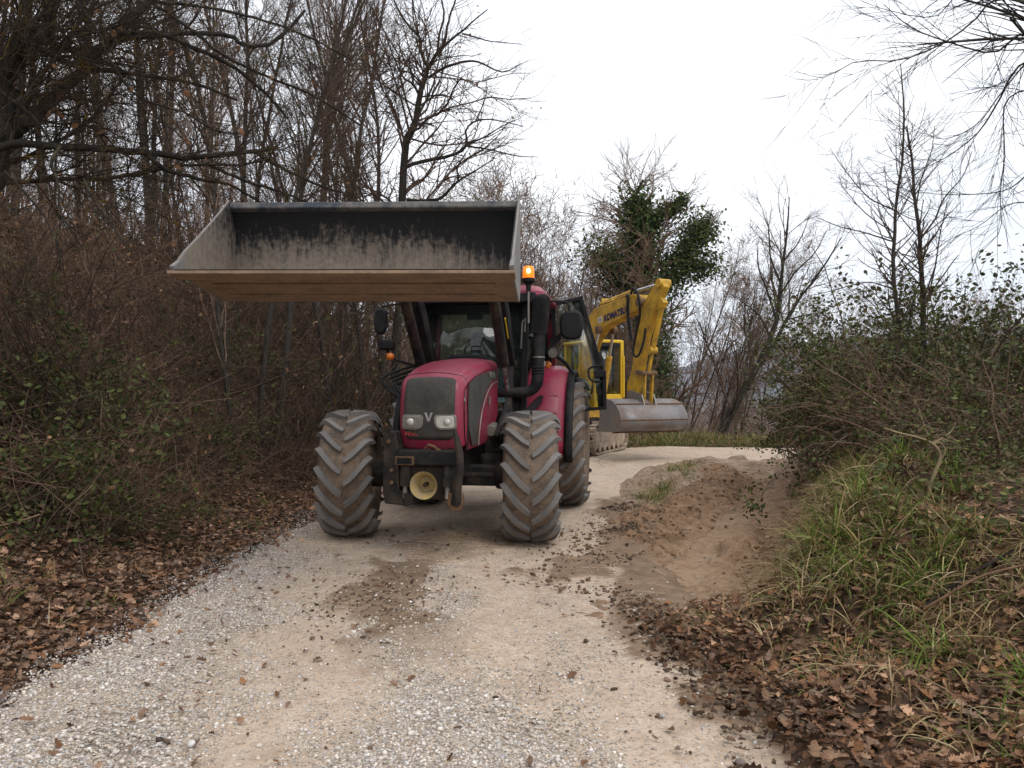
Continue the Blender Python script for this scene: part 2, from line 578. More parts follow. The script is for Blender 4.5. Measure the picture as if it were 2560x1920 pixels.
def base_height(x, y):
    d, idx = lateral(x, y, _cl)
    cy = _cl[idx, 1]; cx = _cl[idx, 0]
    n1 = fbm(x * 0.5, y * 0.5, 4)
    n2 = fbm(x * 2.2 + 9, y * 2.2, 3)
    # left bank
    e = np.maximum(-d - ROAD_HW, 0)
    far = np.clip((cx - 0.6) / 2.8, 0, 1)                     # fades along the bend
    far = far * far * (3 - 2 * far)
    k = np.maximum(e - 0.9, 0)
    bank = 0.13 * e + np.where(k < 1.2, 0.40 * k * k, 0.576 + 0.96 * (k - 1.2))
    top = 4.6 + 0.22 * np.maximum(e - 6, 0)
    bank = np.where(bank > top - 0.8, top - 0.8 + 0.8 * (1 - np.exp(-(np.maximum(bank - top + 0.8, 0)) / 0.8)), bank)
    verge = 0.10 * np.minimum(e, 1.2) - 0.24 * np.maximum(e - 1.8, 0)
    verge = np.maximum(verge, -9 + 0 * e)
    left = bank * (1 - far) + verge * far
    left = left + (n1 - 0.5) * np.minimum(e, 3) * 0.35 + (n2 - 0.5) * np.minimum(e, 0.6) * 0.18
    # right side
    r = np.maximum(d - ROAD_HW, 0)
    near = 0.09 * r + 0.10 * r * r
    near = np.where(r > 2.0, 0.58 + 0.25 * (1 - np.exp(-(r - 2.0))), near)
    open_ = sstep(0.30, 0.44, x / np.maximum(y, 0.5))          # inside of the bend stays low
    farw = sstep(5.5, 8.0, y)
    right = near * (1 - farw) + (0.06 * np.minimum(r, 2) + (near * 0.85) * open_) * farw
    right = right * (1 - sstep(14, 19, y) * 0.8)
    right = right + (n1 - 0.5) * np.minimum(r, 2) * 0.34 + 0.16 * sstep(0.50, 0.56, fbm(x * 0.9 + 31, y * 0.9, 3)) * np.minimum(r, 1) + (n2 - 0.5) * np.minimum(r, 0.6) * 0.14
    z = np.where(d < 0, left, right)
    return z, d, idx


def trench(x, y):
    """profile of the dug ditch: height of spoil and depth of cut; weight"""
    t, idx = lateral(x, y, _tl)
    u = idx / (len(_tl) - 1)
    end = sstep(0.0, 0.22, u) * (1 - sstep(0.93, 1.0, u))
    n = fbm(x * 1.6 + 3, y * 1.6, 4)
    m = fbm(x * 7, y * 7 + 4, 3)
    spoil = 0.19 * np.exp(-((t + 0.80) / 0.36) ** 2) * (0.55 + 0.9 * n) * sstep(0.22, 0.5, u)
    wall = 0.42 * sstep(0.60, 1.35, t)
    z = -0.07 + spoil + wall + (m - 0.5) * 0.09 + 0.05 * np.abs(t) * n
    return z, t, u, end


def ground_z(x, y):
    z, d, idx = base_height(x, y)
    tz, t, u, end = trench(x, y)
    w = (1 - sstep(0.85, 1.30, np.abs(t))) * end
    z = np.where(t < 1.3, z * (1 - w) + (np.minimum(z, tz) - 0.05) * w, z)
    return z, d, idx


def gz(x, y):
    z, d, i = ground_z(np.atleast_1d(np.asarray(x, float)), np.atleast_1d(np.asarray(y, float)))
    tz, t, u, end = trench(np.atleast_1d(np.asarray(x, float)), np.atleast_1d(np.asarray(y, float)))
    on = (np.abs(t) < 1.9) & (u > 0.02) & (u < 0.99)
    z = np.where(on & (tz * end - 0.02 > z) & (t < 1.0), tz * end, z)
    return z


def grid_faces(nr, nc):
    i = np.arange(nr - 1)[:, None] * nc + np.arange(nc - 1)[None, :]
    i = i.ravel()
    return np.stack([i, i + 1, i + nc + 1, i + nc], 1)


def axis_pts(segs):
    out = []
    for a, b, s in segs: out.append(np.arange(a, b, s))
    out.append([segs[-1][1]])
    return np.concatenate(out)


# soil under leaves and brush
m_, nt_, bs_ = new_mat('leafy_soil')
geo = N(nt_, 'NewGeometry').outputs['Position']
v1 = N(nt_, 'TexVoronoi', {'Vector': geo, 'Scale': 16.0, 'Randomness': 1.0})
v2 = N(nt_, 'TexVoronoi', {'Vector': geo, 'Scale': 31.0})
nz = noise(nt_, 1.4, 6, 0.6, geo)
cc = N(nt_, 'SeparateColor', {0: v1.outputs['Color']}).outputs[0]
lf = ramp(nt_, cc, [(0.0, (0.050, 0.028, 0.018)), (0.45, (0.12, 0.066, 0.040)), (0.8, (0.195, 0.112, 0.070)), (1.0, (0.27, 0.175, 0.118))])
cc2 = N(nt_, 'SeparateColor', {0: v2.outputs['Color']}).outputs[1]
lf = mixc(nt_, ramp(nt_, cc2, [(0.55, 0), (0.6, 0.8)]), lf, (0.05, 0.032, 0.024))
lf = mixc(nt_, ramp(nt_, nz, [(0.45, 0), (0.65, 0.6)]), lf, (0.035, 0.033, 0.018))
acl = N(nt_, 'Attribute', attribute_name='clay').outputs['Fac']
ncl = noise(nt_, 4.0, 6, 0.65, geo)
clc = ramp(nt_, ncl, [(0.3, (0.17, 0.11, 0.07)), (0.5, (0.30, 0.21, 0.145)), (0.7, (0.43, 0.33, 0.245))])
lf = mixc(nt_, acl, lf, clc)
nt_.links.new(lf, bs_.inputs['Base Color'])
bs_.inputs['Roughness'].default_value = 0.9
bs_.inputs['Specular IOR Level'].default_value = 0.1
bump(nt_, bs_, v1.outputs['Distance'], 0.9, 0.05)
MAT['soil'] = m_

xs = axis_pts([(-900, -160, 60), (-160, -40, 15), (-40, -14, 2.0), (-14, -6, 0.3), (-6, 8, 0.1), (8, 18, 0.5), (18, 60, 3), (60, 300, 30), (300, 1500, 120)])
ys = axis_pts([(-60, -8, 8), (-8, 2, 0.5), (2, 14, 0.1), (14, 28, 0.3), (28, 60, 2), (60, 200, 14), (200, 3200, 150)])
GX, GY = np.meshgrid(xs, ys)
gzv, gd, gi = ground_z(GX, GY)
gzv = np.where((gd > -ROAD_HW - 0.05) & (gd < ROAD_HW + 0.30), gzv - 0.07, gzv)
roll = np.clip((GY - 60) / 200, 0, 1)
gzv = np.where((GY > 40) | (GX > 40), np.minimum(gzv, -4 - 20 * sstep(40, 300, np.hypot(GX, GY))), gzv)
V = np.stack([GX, GY, gzv], -1).reshape(-1, 3)
_gt, _gi = lateral(GX, GY, _tl)
_clay = sstep(1.25, 0.9, _gt) * sstep(-3.2, -2.2, _gt) * sstep(5.5, 6.4, GY) * sstep(18.5, 17.0, GY) * (gd > 0)
_clay = np.maximum(_clay, (gd > 1.2) * (gd < 3.6) * sstep(16, 18, GY) * (1 - sstep(2.6, 3.6, gd)))
ground = link('ground', np_mesh('ground', V, grid_faces(len(ys), len(xs)), MAT['soil'], True, {'clay': _clay.ravel()}))
tag(ground, 'brown leaf-covered soil of the banks beside the track', None, None, 'structure')

# ------------------------------------------------------------------ gravel road
def road_masks(x, y):
    """gravel and mud cover on the road as numbers 0..1, by place"""
    w = fbm(x * 1.3 + 40, y * 0.7, 4) - 0.5
    w2 = fbm(x * 3.1 + 4, y * 2.0 + 9, 3) - 0.5
    lim = np.interp(y, [2, 3.6, 4.9, 6.7, 8.5, 12, 30], [-1.3, -1.42, -1.75, -1.72, -1.95, -2.1, -2.3])
    g_left = 0.85 * sstep(0.40, -0.50, x - lim + w * 1.3) * (0.55 + 0.9 * fbm(x * 2.2, y * 2.2, 3))
    c0 = np.interp(y, [2, 3.6, 4.5, 6.7, 8.5, 30], [-0.9, -0.92, -1.02, -0.98, -0.9, -0.8])
    c1 = np.interp(y, [2, 3.6, 4.5, 5.4, 6.7, 8.5, 30], [0.55, 0.45, -0.05, -0.45, -0.42, -0.45, -0.5])
    g_mid = 0.8 * sstep(-0.25, 0.35, x - c0 + w * 1.1) * sstep(-0.3, 0.35, c1 - x + w2 * 1.1) * (0.5 + 0.9 * fbm(x * 2.5 + 7, y * 2.0, 3))
    g_mid = g_mid * (1 - sstep(8.5, 11, y))
    g_sp = 0.20 + 0.5 * sstep(0.02, 0.22, w2)
    gravel = np.clip(np.maximum(np.maximum(g_left, 0.9 * g_mid), g_sp * 0.5), 0, 1)
    mud = sstep(0.0, 0.35, 1 - np.hypot((x + 1.02) / 0.48, (y - 6.2) / 1.5) + w2 * 1.4) * (0.72 + w)
    mud = np.maximum(mud, 0.8 * sstep(0.0, 0.3, 1 - np.hypot((x + 0.62) / 0.55, (y - 4.9) / 0.7) + w2 * 1.5) * (0.6 + w))
    mud = np.maximum(mud, sstep(0.0, 0.4, 1 - np.hypot((x - 0.55) / 0.6, (y - 7.2) / 0.7) + w2 * 1.5) * 0.65)
    mud = np.maximum(mud, 0.55 * sstep(0.0, 0.4, 1 - np.hypot((x + 0.55) / 0.9, (y - 8.3) / 1.0) + w * 1.5))
    edge = np.interp(y, [2, 3.5, 4.0, 4.9, 6.1, 8.0, 11.5, 14, 40], [1.3, 1.18, 1.05, 0.85, 0.72, 0.85, 1.45, 2.2, 30])
    mud = np.maximum(mud, 0.9 * sstep(-0.28, 0.10, x - edge + w2 * 0.7))
    mud = mud * (1 - 0.8 * g_left)
    return np.clip(gravel * (1 - 0.45 * mud), 0, 1), np.clip(mud, 0, 1)


m_, nt_, bs_ = new_mat('gravel_road')
geo = N(nt_, 'NewGeometry').outputs['Position']
ag = N(nt_, 'Attribute', attribute_name='gravel').outputs['Fac']
am = N(nt_, 'Attribute', attribute_name='mud').outputs['Fac']
v1 = N(nt_, 'TexVoronoi', {'Vector': geo, 'Scale': 62.0})
v2 = N(nt_, 'TexVoronoi', {'Vector': geo, 'Scale': 90.0})
nz = noise(nt_, 1.1, 7, 0.62, geo)
nf = noise(nt_, 38, 5, 0.65, geo)
nm = noise(nt_, 7, 6, 0.6, geo)
sand = ramp(nt_, nm, [(0.3, (0.47, 0.352, 0.255)), (0.5, (0.575, 0.447, 0.338)), (0.72, (0.655, 0.535, 0.42))])
sand = mixc(nt_, ramp(nt_, nf, [(0.35, 0.5), (0.55, 0)]), sand, (0.27, 0.20, 0.14))
cs = N(nt_, 'SeparateColor', {0: v1.outputs['Color']}).outputs[0]
chips = ramp(nt_, cs, [(0.0, (0.24, 0.20, 0.165)), (0.35, (0.41, 0.36, 0.305)), (0.7, (0.54, 0.49, 0.43)), (1.0, (0.66, 0.61, 0.55))])
shade = ramp(nt_, v1.outputs['Distance'], [(0.25, (1, 1, 1)), (0.8, (0.55, 0.50, 0.45))])
chips = mixc(nt_, 1.0, chips, shade, 'MULTIPLY')
sp = N(nt_, 'SeparateColor', {0: v2.outputs['Color']}).outputs[1]
sel = N(nt_, 'Math', {0: sp, 1: ag}, operation='LESS_THAN').outputs[0]
col = mixc(nt_, sel, sand, chips)
mudc = ramp(nt_, nm, [(0.3, (0.13, 0.082, 0.048)), (0.7, (0.26, 0.175, 0.11))])
mf = N(nt_, 'Math', {0: nz, 1: 0.6, 2: am}, operation='MULTIPLY_ADD').outputs[0]
mf = ramp(nt_, N(nt_, 'Math', {0: mf, 1: 0.625}, operation='MULTIPLY').outputs[0], [(0.30, 0), (0.55, 0.9)])
col = mixc(nt_, mf, col, mudc)
col = mixc(nt_, ramp(nt_, nz, [(0.42, 0.0), (0.66, 0.28)]), col, (0.33, 0.245, 0.18))
nt_.links.new(col, bs_.inputs['Base Color'])
bs_.inputs['Roughness'].default_value = 0.92
bs_.inputs['Specular IOR Level'].default_value = 0.15
hh = N(nt_, 'Math', {0: N(nt_, 'Math', {0: v1.outputs['Distance'], 1: ag}, operation='MULTIPLY').outputs[0], 1: -1.0, 2: nf}, operation='MULTIPLY_ADD').outputs[0]
bump(nt_, bs_, hh, 0.7, 0.018)
MAT['road'] = m_

_seg = np.hypot(*np.diff(_cl, axis=0).T)
_arc = np.concatenate([[0], np.cumsum(_seg)])
_s0 = np.interp(2.6, _cl[:120, 1], _arc[:120])
_s1 = np.interp(9.5, _cl[:200, 1], _arc[:200])
ss = axis_pts([(0.5, _s0, 0.4), (_s0, _s1, 0.022), (_s1, _s1 + 6, 0.06), (_s1 + 6, _arc[-1] - 0.5, 0.25)])
ds = np.linspace(-ROAD_HW - 0.35, ROAD_HW + 0.70, 138)
cxl, cyl_ = np.interp(ss, _arc, _cl[:, 0]), np.interp(ss, _arc, _cl[:, 1])
tx, ty = np.gradient(cxl, ss), np.gradient(cyl_, ss)
tn = np.hypot(tx, ty); tx, ty = tx / tn, ty / tn
RX = cxl[:, None] + ty[:, None] * ds[None, :]
RY = cyl_[:, None] - tx[:, None] * ds[None, :]
rg, rm = road_masks(RX, RY)
_lug = np.sin((RY + 0.25 * RX + 0.25 * vnoise(RX * 2, RY * 2)) * 2 * pi / 0.09)
rm_c = np.clip(rm * (0.72 + 0.38 * _lug * sstep(0.30, 0.55, vnoise(RX * 1.7 + 5, RY * 1.7)) * sstep(9.5, 8.0, RY)), 0, 1)  # mud colour striped along the lug ridges, standing in for their weak shading


def road_height(x, y, d, g, m):
    z = 0.05 * (fbm(x * 0.9, y * 0.6, 3) - 0.5) + 0.022 * (fbm(x * 5, y * 5, 3) - 0.5)
    ruts = np.exp(-((np.abs(d) - 0.95) / 0.33) ** 2)
    z = z - 0.03 * ruts
    cord = (sstep(0.25, 0.6, m) * 1.3 + 0.8 * ruts) * (np.sin((y + 0.25 * x + 0.25 * vnoise(x * 2, y * 2)) * 2 * pi / 0.09) * 0.0125) * sstep(0.30, 0.55, vnoise(x * 1.7 + 5, y * 1.7))
    return z + cord + 0.03 * m * fbm(x * 6 + 3, y * 6, 3) + 0.012 * g


_de = np.where(ds > 0, ds - 0.30, -ds)[None, :] + 0.45 * (fbm(RX * 1.7 + 21, RY * 1.7, 4, 0.6) - 0.5)
RZ = road_height(RX, RY, ds[None, :], rg, rm) - 0.20 * sstep(ROAD_HW - 0.12, ROAD_HW + 0.30, _de)
road = link('road', np_mesh('road', np.stack([RX, RY, RZ], -1).reshape(-1, 3), grid_faces(len(ss), len(ds)), MAT['road'], True, {'gravel': rg.ravel(), 'mud': rm_c.ravel()}))
tag(road, 'pale limestone gravel track with sandy wheel ruts', None, None, 'structure')


def road_z(x, y):
    d, i = lateral(x, y, _cl)
    g, m = road_masks(x, y)
    return road_height(x, y, d, g, m)


# ------------------------------------------------------------------ dug earth beside the road
m_, nt_, bs_ = new_mat('dug_clay')
geo = N(nt_, 'NewGeometry').outputs['Position']
rot = N(nt_, 'Mapping', {'Vector': geo, 'Rotation': (0, 0, radians(-62)), 'Scale': (1.2, 9.0, 6.0)}).outputs['Vector']
n1 = noise(nt_, 1.6, 6, 0.6, rot, 0.6)
n2 = noise(nt_, 6, 7, 0.68, geo)
n3 = noise(nt_, 1.0, 4, 0.5, geo)
aw = N(nt_, 'Attribute', attribute_name='floor').outputs['Fac']
c = ramp(nt_, n2, [(0.28, (0.155, 0.09, 0.052)), (0.5, (0.295, 0.18, 0.106)), (0.72, (0.41, 0.275, 0.175))])
sm = N(nt_, 'Math', {0: n1, 1: 0.5, 2: N(nt_, 'Math', {0: aw, 1: 0.30}, operation='MULTIPLY').outputs[0]}, operation='MULTIPLY_ADD').outputs[0]
c = mixc(nt_, ramp(nt_, sm, [(0.38, 0), (0.62, 0.75)]), c, (0.47, 0.33, 0.22))
c = mixc(nt_, ramp(nt_, n3, [(0.5, 0), (0.75, 0.4)]), c, (0.10, 0.065, 0.042))
nt_.links.new(c, bs_.inputs['Base Color'])
bs_.inputs['Roughness'].default_value = 0.85
bs_.inputs['Specular IOR Level'].default_value = 0.2
hm = N(nt_, 'Math', {0: n1, 1: 0.5, 2: n2}, operation='MULTIPLY_ADD').outputs[0]
bump(nt_, bs_, hm, 1.0, 0.08)
MAT['clay'] = m_
us = np.linspace(0.02, 0.985, 420)
ts = np.linspace(-2.0, 1.55, 150)
tl_i = us * (len(_tl) - 1)
tcx, tcy = np.interp(tl_i, np.arange(len(_tl)), _tl[:, 0]), np.interp(tl_i, np.arange(len(_tl)), _tl[:, 1])
ttx, tty = np.gradient(tcx), np.gradient(tcy)
tn = np.hypot(ttx, tty); ttx, tty = ttx / tn, tty / tn
TX = tcx[:, None] + tty[:, None] * ts[None, :]
TY = tcy[:, None] - ttx[:, None] * ts[None, :]
tz, tt, tu, tend = trench(TX, TY)
lump = (fbm(TX * 3 + 7, TY * 3, 5, 0.65) - 0.5) + 0.35 * (vnoise(ts[None, :] * 5 + 0.6 * TY, 0.8 * TY) - 0.5)
fade = sstep(1.75, 1.10, np.abs(ts + 0.25 * (fbm(TX * 1.3, TY * 1.3, 3) - 0.5))) * sstep(0, 0.05, us)[:, None] * sstep(1.0, 0.93, us)[:, None]
TZ = tz * tend + 0.20 * lump * fade * (0.45 + 0.55 * sstep(0.0, 0.4, np.abs(ts))[None, :]) + 0.05 * fade - 0.06
TZ = TZ + 0.05 * (vnoise(ts[None, :] * 9 + 0 * TX, us[:, None] * 6 + ts[None, :]) - 0.5) * fade
_rg = 1 - np.abs(2 * fbm(TX * 5.5 + 11, TY * 5.5, 3, 0.6) - 1)
TZ = TZ + fade * (0.075 * (_rg - 0.75) + 0.05 * (fbm(TX * 13, TY * 13, 3, 0.65) - 0.5))
TZ = np.maximum(TZ, -0.2) - 0.25 * (1 - fade) ** 2 - 0.16 * (sstep(0.34, 0.12, us)[:, None] * sstep(-0.2, -0.7, ts)[None, :])
flr = np.exp(-((ts - 0.1) / 0.5) ** 2)[None, :] * np.ones_like(TX)
flr = np.maximum(flr, sstep(8.2, 6.6, TY) * 0.9)
earth = link('dug_earth', np_mesh('dug_earth', np.stack([TX, TY, TZ], -1).reshape(-1, 3), grid_faces(len(us), len(ts)), MAT['clay'], True, {'floor': flr.ravel()}))
tag(earth, 'freshly dug brown clay ditch and spoil beside the road', None, None, 'structure')

# ------------------------------------------------------------------ far wooded hills
m_, nt_, bs_ = new_mat('wooded_hill')
geo = N(nt_, 'NewGeometry').outputs['Position']
f = noise(nt_, 0.025, 8, 0.7, geo)
nt_.links.new(ramp(nt_, f, [(0.3, (0.035, 0.030, 0.026)), (0.5, (0.085, 0.066, 0.055)), (0.7, (0.05, 0.055, 0.035))]), bs_.inputs['Base Color'])
bs_.inputs['Roughness'].default_value = 1.0
bs_.inputs['Specular IOR Level'].default_value = 0.0
bump(nt_, bs_, f, 1.0, 6.0)
MAT['hill'] = m_
hx = np.linspace(-500, 1700, 200); hv = np.linspace(0, 1, 60)
HX, HV = np.meshgrid(hx, hv)
ridge = 40 + 0.075 * np.maximum(HX - 150, 0) + 60 * (fbm(hx / 260.0 + 2, hx * 0 + 1, 4)[None, :] - 0.45) + 6 * (vnoise(hx / 14.0, hx * 0)[None, :])
HYy = 900 + 500 * HV + 0 * HX
HZ = -30 + (ridge + 30) * np.sin(np.clip(HV * 1.25, 0, 1) * pi / 2) + 10 * (fbm(HX / 60, HYy / 60, 4) - 0.5)
hill = link('hill', np_mesh('hill', np.stack([HX * 2.2, HYy * 2.2, HZ * 2.2], -1).reshape(-1, 3), grid_faces(60, 200), MAT['hill'], True))
tag(hill, 'far wooded ridge beyond the valley', None, None, 'structure')

# ------------------------------------------------------------------ tractor
def text_mesh(name, s, size, mat, depth=0.003, shear=0.0, bold=0.0):
    cu = bpy.data.curves.new(name, 'FONT')
    cu.body = s
    cu.size = size
    cu.extrude = depth
    cu.shear = shear
    cu.offset = bold
    cu.align_x = 'CENTER'
    cu.align_y = 'CENTER'
    cu.resolution_u = 3
    o = bpy.data.objects.new(name, cu)
    COL.objects.link(o)
    dg = bpy.context.evaluated_depsgraph_get()
    me = bpy.data.meshes.new_from_object(o.evaluated_get(dg))
    bpy.data.objects.remove(o)
    me.name = name
    me.materials.clear()
    me.materials.append(mat)
    return me


def tyre_profile(R, W, rim_r):
    """list of (x, r) across the tyre from one bead to the other"""
    h = W / 2
    pts = [(-h * 0.80, rim_r), (-h * 0.93, rim_r + 0.03), (-h * 1.0, rim_r + (R - rim_r) * 0.42), (-h * 0.985, R - 0.13), (-h * 0.93, R - 0.065),
           (-h * 0.82, R - 0.026), (-h * 0.6, R - 0.010), (-h * 0.3, R - 0.002), (0, R)]
    return pts + [(-a, r) for a, r in pts[-2::-1]]


def prof_r(prof, x):
    xs_ = [p[0] for p in prof[4:-4]]
    rs_ = [p[1] for p in prof[4:-4]]
    return float(np.interp(x, xs_, rs_))


def lug_mesh(name, prof, W, R, side, arc, lw, lh, mat):
    """one curved tread bar from the centre line to the shoulder; +theta = up on the front face"""
    h = W / 2
    n = 7
    vs, fs = [], []
    for i in range(n):
        q = i / (n - 1)
        x = side * (0.012 + (h * 1.0 - 0.012) * q ** 0.92)
        th = arc / R * (q ** 1.25)
        # tangent direction in (x, arc) for bar width
        dq = 0.02
        x2 = side * (0.012 + (h * 1.0 - 0.012) * min(q + dq, 1.05) ** 0.92)
        th2 = arc / R * (min(q + dq, 1.05) ** 1.25)
        tx, ta = (x2 - x), (th2 - th) * R
        L = math.hypot(tx, ta) or 1
        nx, na = -ta / L, tx / L
        wdt = lw * (0.85 + 0.35 * q)
        if abs(x) < h * 0.93:
            rb = prof_r(prof, x)
        else:
            rb = R - 0.065 - 0.03 * (abs(x) / h - 0.93) / 0.07
        top = lh * (1.0 if q < 0.9 else 0.75)
        for (o, dr, sc) in ((-1, -0.012, 1.25), (-1, top, 0.82), (1, top, 0.82), (1, -0.012, 1.25)):
            xx = x + nx * wdt / 2 * o * sc
            tt_ = th + na * wdt / 2 * o * sc / R
            r = rb + dr
            vs.append((xx, -r * cos(tt_), r * sin(tt_)))
    for i in range(n - 1):
        for k in range(3):
            fs.append((i * 4 + k, i * 4 + k + 1, (i + 1) * 4 + k + 1, (i + 1) * 4 + k))
    fs.append((0, 1, 2, 3)); fs.append(((n - 1) * 4 + 3, (n - 1) * 4 + 2, (n - 1) * 4 + 1, (n - 1) * 4))
    mb = MB().add(vs, fs)
    return mb.mesh(name, mat, 40)


def make_wheel(parent, loc, steer, R, W, rim_r, nl, out, arc, phase=0.0):
    """out: +1 when the outer face looks to +x"""
    w = empty('wheel', loc, (0, 0, steer), parent)
    Rc = R - 0.042
    prof = tyre_profile(Rc, W, rim_r)
    MB().lathe(prof, 56).build('tyre', MAT['tyre_mud'], w, smooth=60)
    o = out
    rp = [(-W * 0.40, rim_r + 0.004), (-W * 0.36, rim_r - 0.015), (-W * 0.30, rim_r - 0.05), (0.02, rim_r - 0.06), (W * 0.30, rim_r - 0.05), (W * 0.36, rim_r - 0.015), (W * 0.40, rim_r + 0.004)]
    MB().lathe(rp, 40).build('rim', MAT['rim'], w, smooth=50)
    dp = [(o * 0.02, rim_r - 0.055), (o * 0.05, rim_r * 0.72), (o * 0.10, rim_r * 0.55), (o * 0.10, 0.12), (o * 0.14, 0.115), (o * 0.17, 0.09), (o * 0.17, 0.001)]
    MB().lathe(dp, 32).build('wheel_disc', MAT['rim'], w, smooth=40)
    MB().lathe([(-o * 0.22, 0.001), (-o * 0.22, 0.13), (-o * 0.02, 0.16), (o * 0.06, 0.16)], 24).build('hub', MAT['chassis'], w, smooth=40)
    meshes = {s: lug_mesh('lug', prof, W, Rc, s, arc, 0.060, 0.044, MAT['rubber']) for s in (-1, 1)}
    for i in range(nl):
        for s in (-1, 1):
            a = 2 * pi * (i + (0.5 if s > 0 else 0)) / nl + phase
            link('lug', meshes[s], w, None, (-a, 0, 0))
    return w


tractor = empty('tractor', (-0.68, 8.62, 0), (0, 0, radians(-9)))
tag(tractor, 'crimson tractor with a raised front loader, muddy tyres and an open cab door', 'tractor')
T = tractor
make_wheel(T, (-1.13, 0.02, 0.68), radians(9 + 3), 0.70, 0.57, 0.37, 18, -1, 0.30, 0.1)
make_wheel(T, (0.89, 0.0, 0.68), radians(9 - 1), 0.70, 0.57, 0.37, 18, 1, 0.30, 0.22)
make_wheel(T, (-0.98, 2.67, 0.89), 0, 0.90, 0.62, 0.50, 20, -1, 0.36, 0.0)
make_wheel(T, (1.02, 2.67, 0.89), 0, 0.90, 0.62, 0.50, 20, 1, 0.36, 0.12)

# chassis and axle
ch = MB()
ch.box((0, 0.1, 0.88), (0.46, 1.7, 0.42)).box((0, 1.4, 0.95), (0.52, 1.5, 0.62)).box((0, 2.6, 0.95), (0.62, 0.9, 0.6))
ch.build('engine_block', MAT['chassis'], T, bevel=0.03)
ax = MB()
ax.bar((-0.85, 0, 0.68), (0.62, 0, 0.68), 0.20, 0.22).cyl((-0.95, 0, 0.68), (-0.72, 0, 0.68), 0.15).cyl((0.52, 0, 0.68), (0.74, 0, 0.68), 0.15)
ax.build('front_axle', MAT['chassis'], T, bevel=0.02)
MB().cyl((-0.72, -0.2, 0.70), (0.52, -0.2, 0.70), 0.028, n=10).build('steering_rod', MAT['chassis'], T)
MB().cyl((-0.9, 2.67, 0.89), (0.9, 2.67, 0.89), 0.16).build('rear_axle', MAT['chassis'], T)
# bits on the right flank under the hood
MB().box((0.42, 0.62, 0.72), (0.30, 0.75, 0.34)).build('fuel_tank', MAT['chassis'], T, bevel=0.06)
MB().cyl((0.40, 0.30, 1.14), (0.40, 0.52, 1.16), 0.065, 0.075, 14).build('air_canister', MAT['lamp_dull'], T, bevel=0.01)
MB().box((-0.44, 0.62, 0.80), (0.30, 0.75, 0.4)).build('battery_box', MAT['chassis'], T, bevel=0.05)
MB().bar((0.52, 0.30, 1.28), (0.66, 1.0, 0.62), 0.05, 0.5).build('splash_panel', MAT['black'], T, bevel=0.01)
for k in range(3):
    MB().box((0.72, 1.25, 0.48 + 0.28 * k), (0.42, 0.30, 0.03)).build('step', MAT['chassis'], T, bevel=0.008)
MB().bar((0.92, 1.25, 0.42), (0.92, 1.25, 1.15), 0.04, 0.26, up=(0, 1, 0)).build('step_side', MAT['chassis'], T, bevel=0.006)

# hood shell
HP = [(-0.80, 1.01), (-0.838, 1.10), (-0.862, 1.24), (-0.862, 1.42), (-0.83, 1.58), (-0.775, 1.685), (-0.69, 1.745), (-0.56, 1.785), (-0.25, 1.850), (0.2, 1.912), (0.6, 1.945), (0.92, 1.962)]
HPs = spline(HP, 40)
tan = np.gradient(HPs, axis=0)
tan /= np.linalg.norm(tan, axis=1)[:, None]
nrm = np.stack([-tan[:, 1], tan[:, 0]], 1)          # outward: towards -y at the front, up on top


def hood_hw(y): return float(np.interp(y, [-0.86, -0.6, 0.0, 0.92], [0.325, 0.345, 0.365, 0.37]))


def hood_pt(i, q, off=0.0, rad=0.11):
    """q from -1 to 1 across; rounded edge of radius rad"""
    y, z = HPs[i]
    hw = hood_hw(y)
    a = abs(q)
    flat = 1 - rad / hw
    crown = 0.022 * (1 - min(a / flat, 1) ** 2)
    if a <= flat:
        x, ins = a * hw, -crown
    else:
        t = (a - flat) / (1 - flat) * pi / 2
        x, ins = hw - rad + rad * sin(t), rad * (1 - cos(t))
    ins -= off
    return (math.copysign(x, q), y - nrm[i][0] * ins, z - nrm[i][1] * ins)


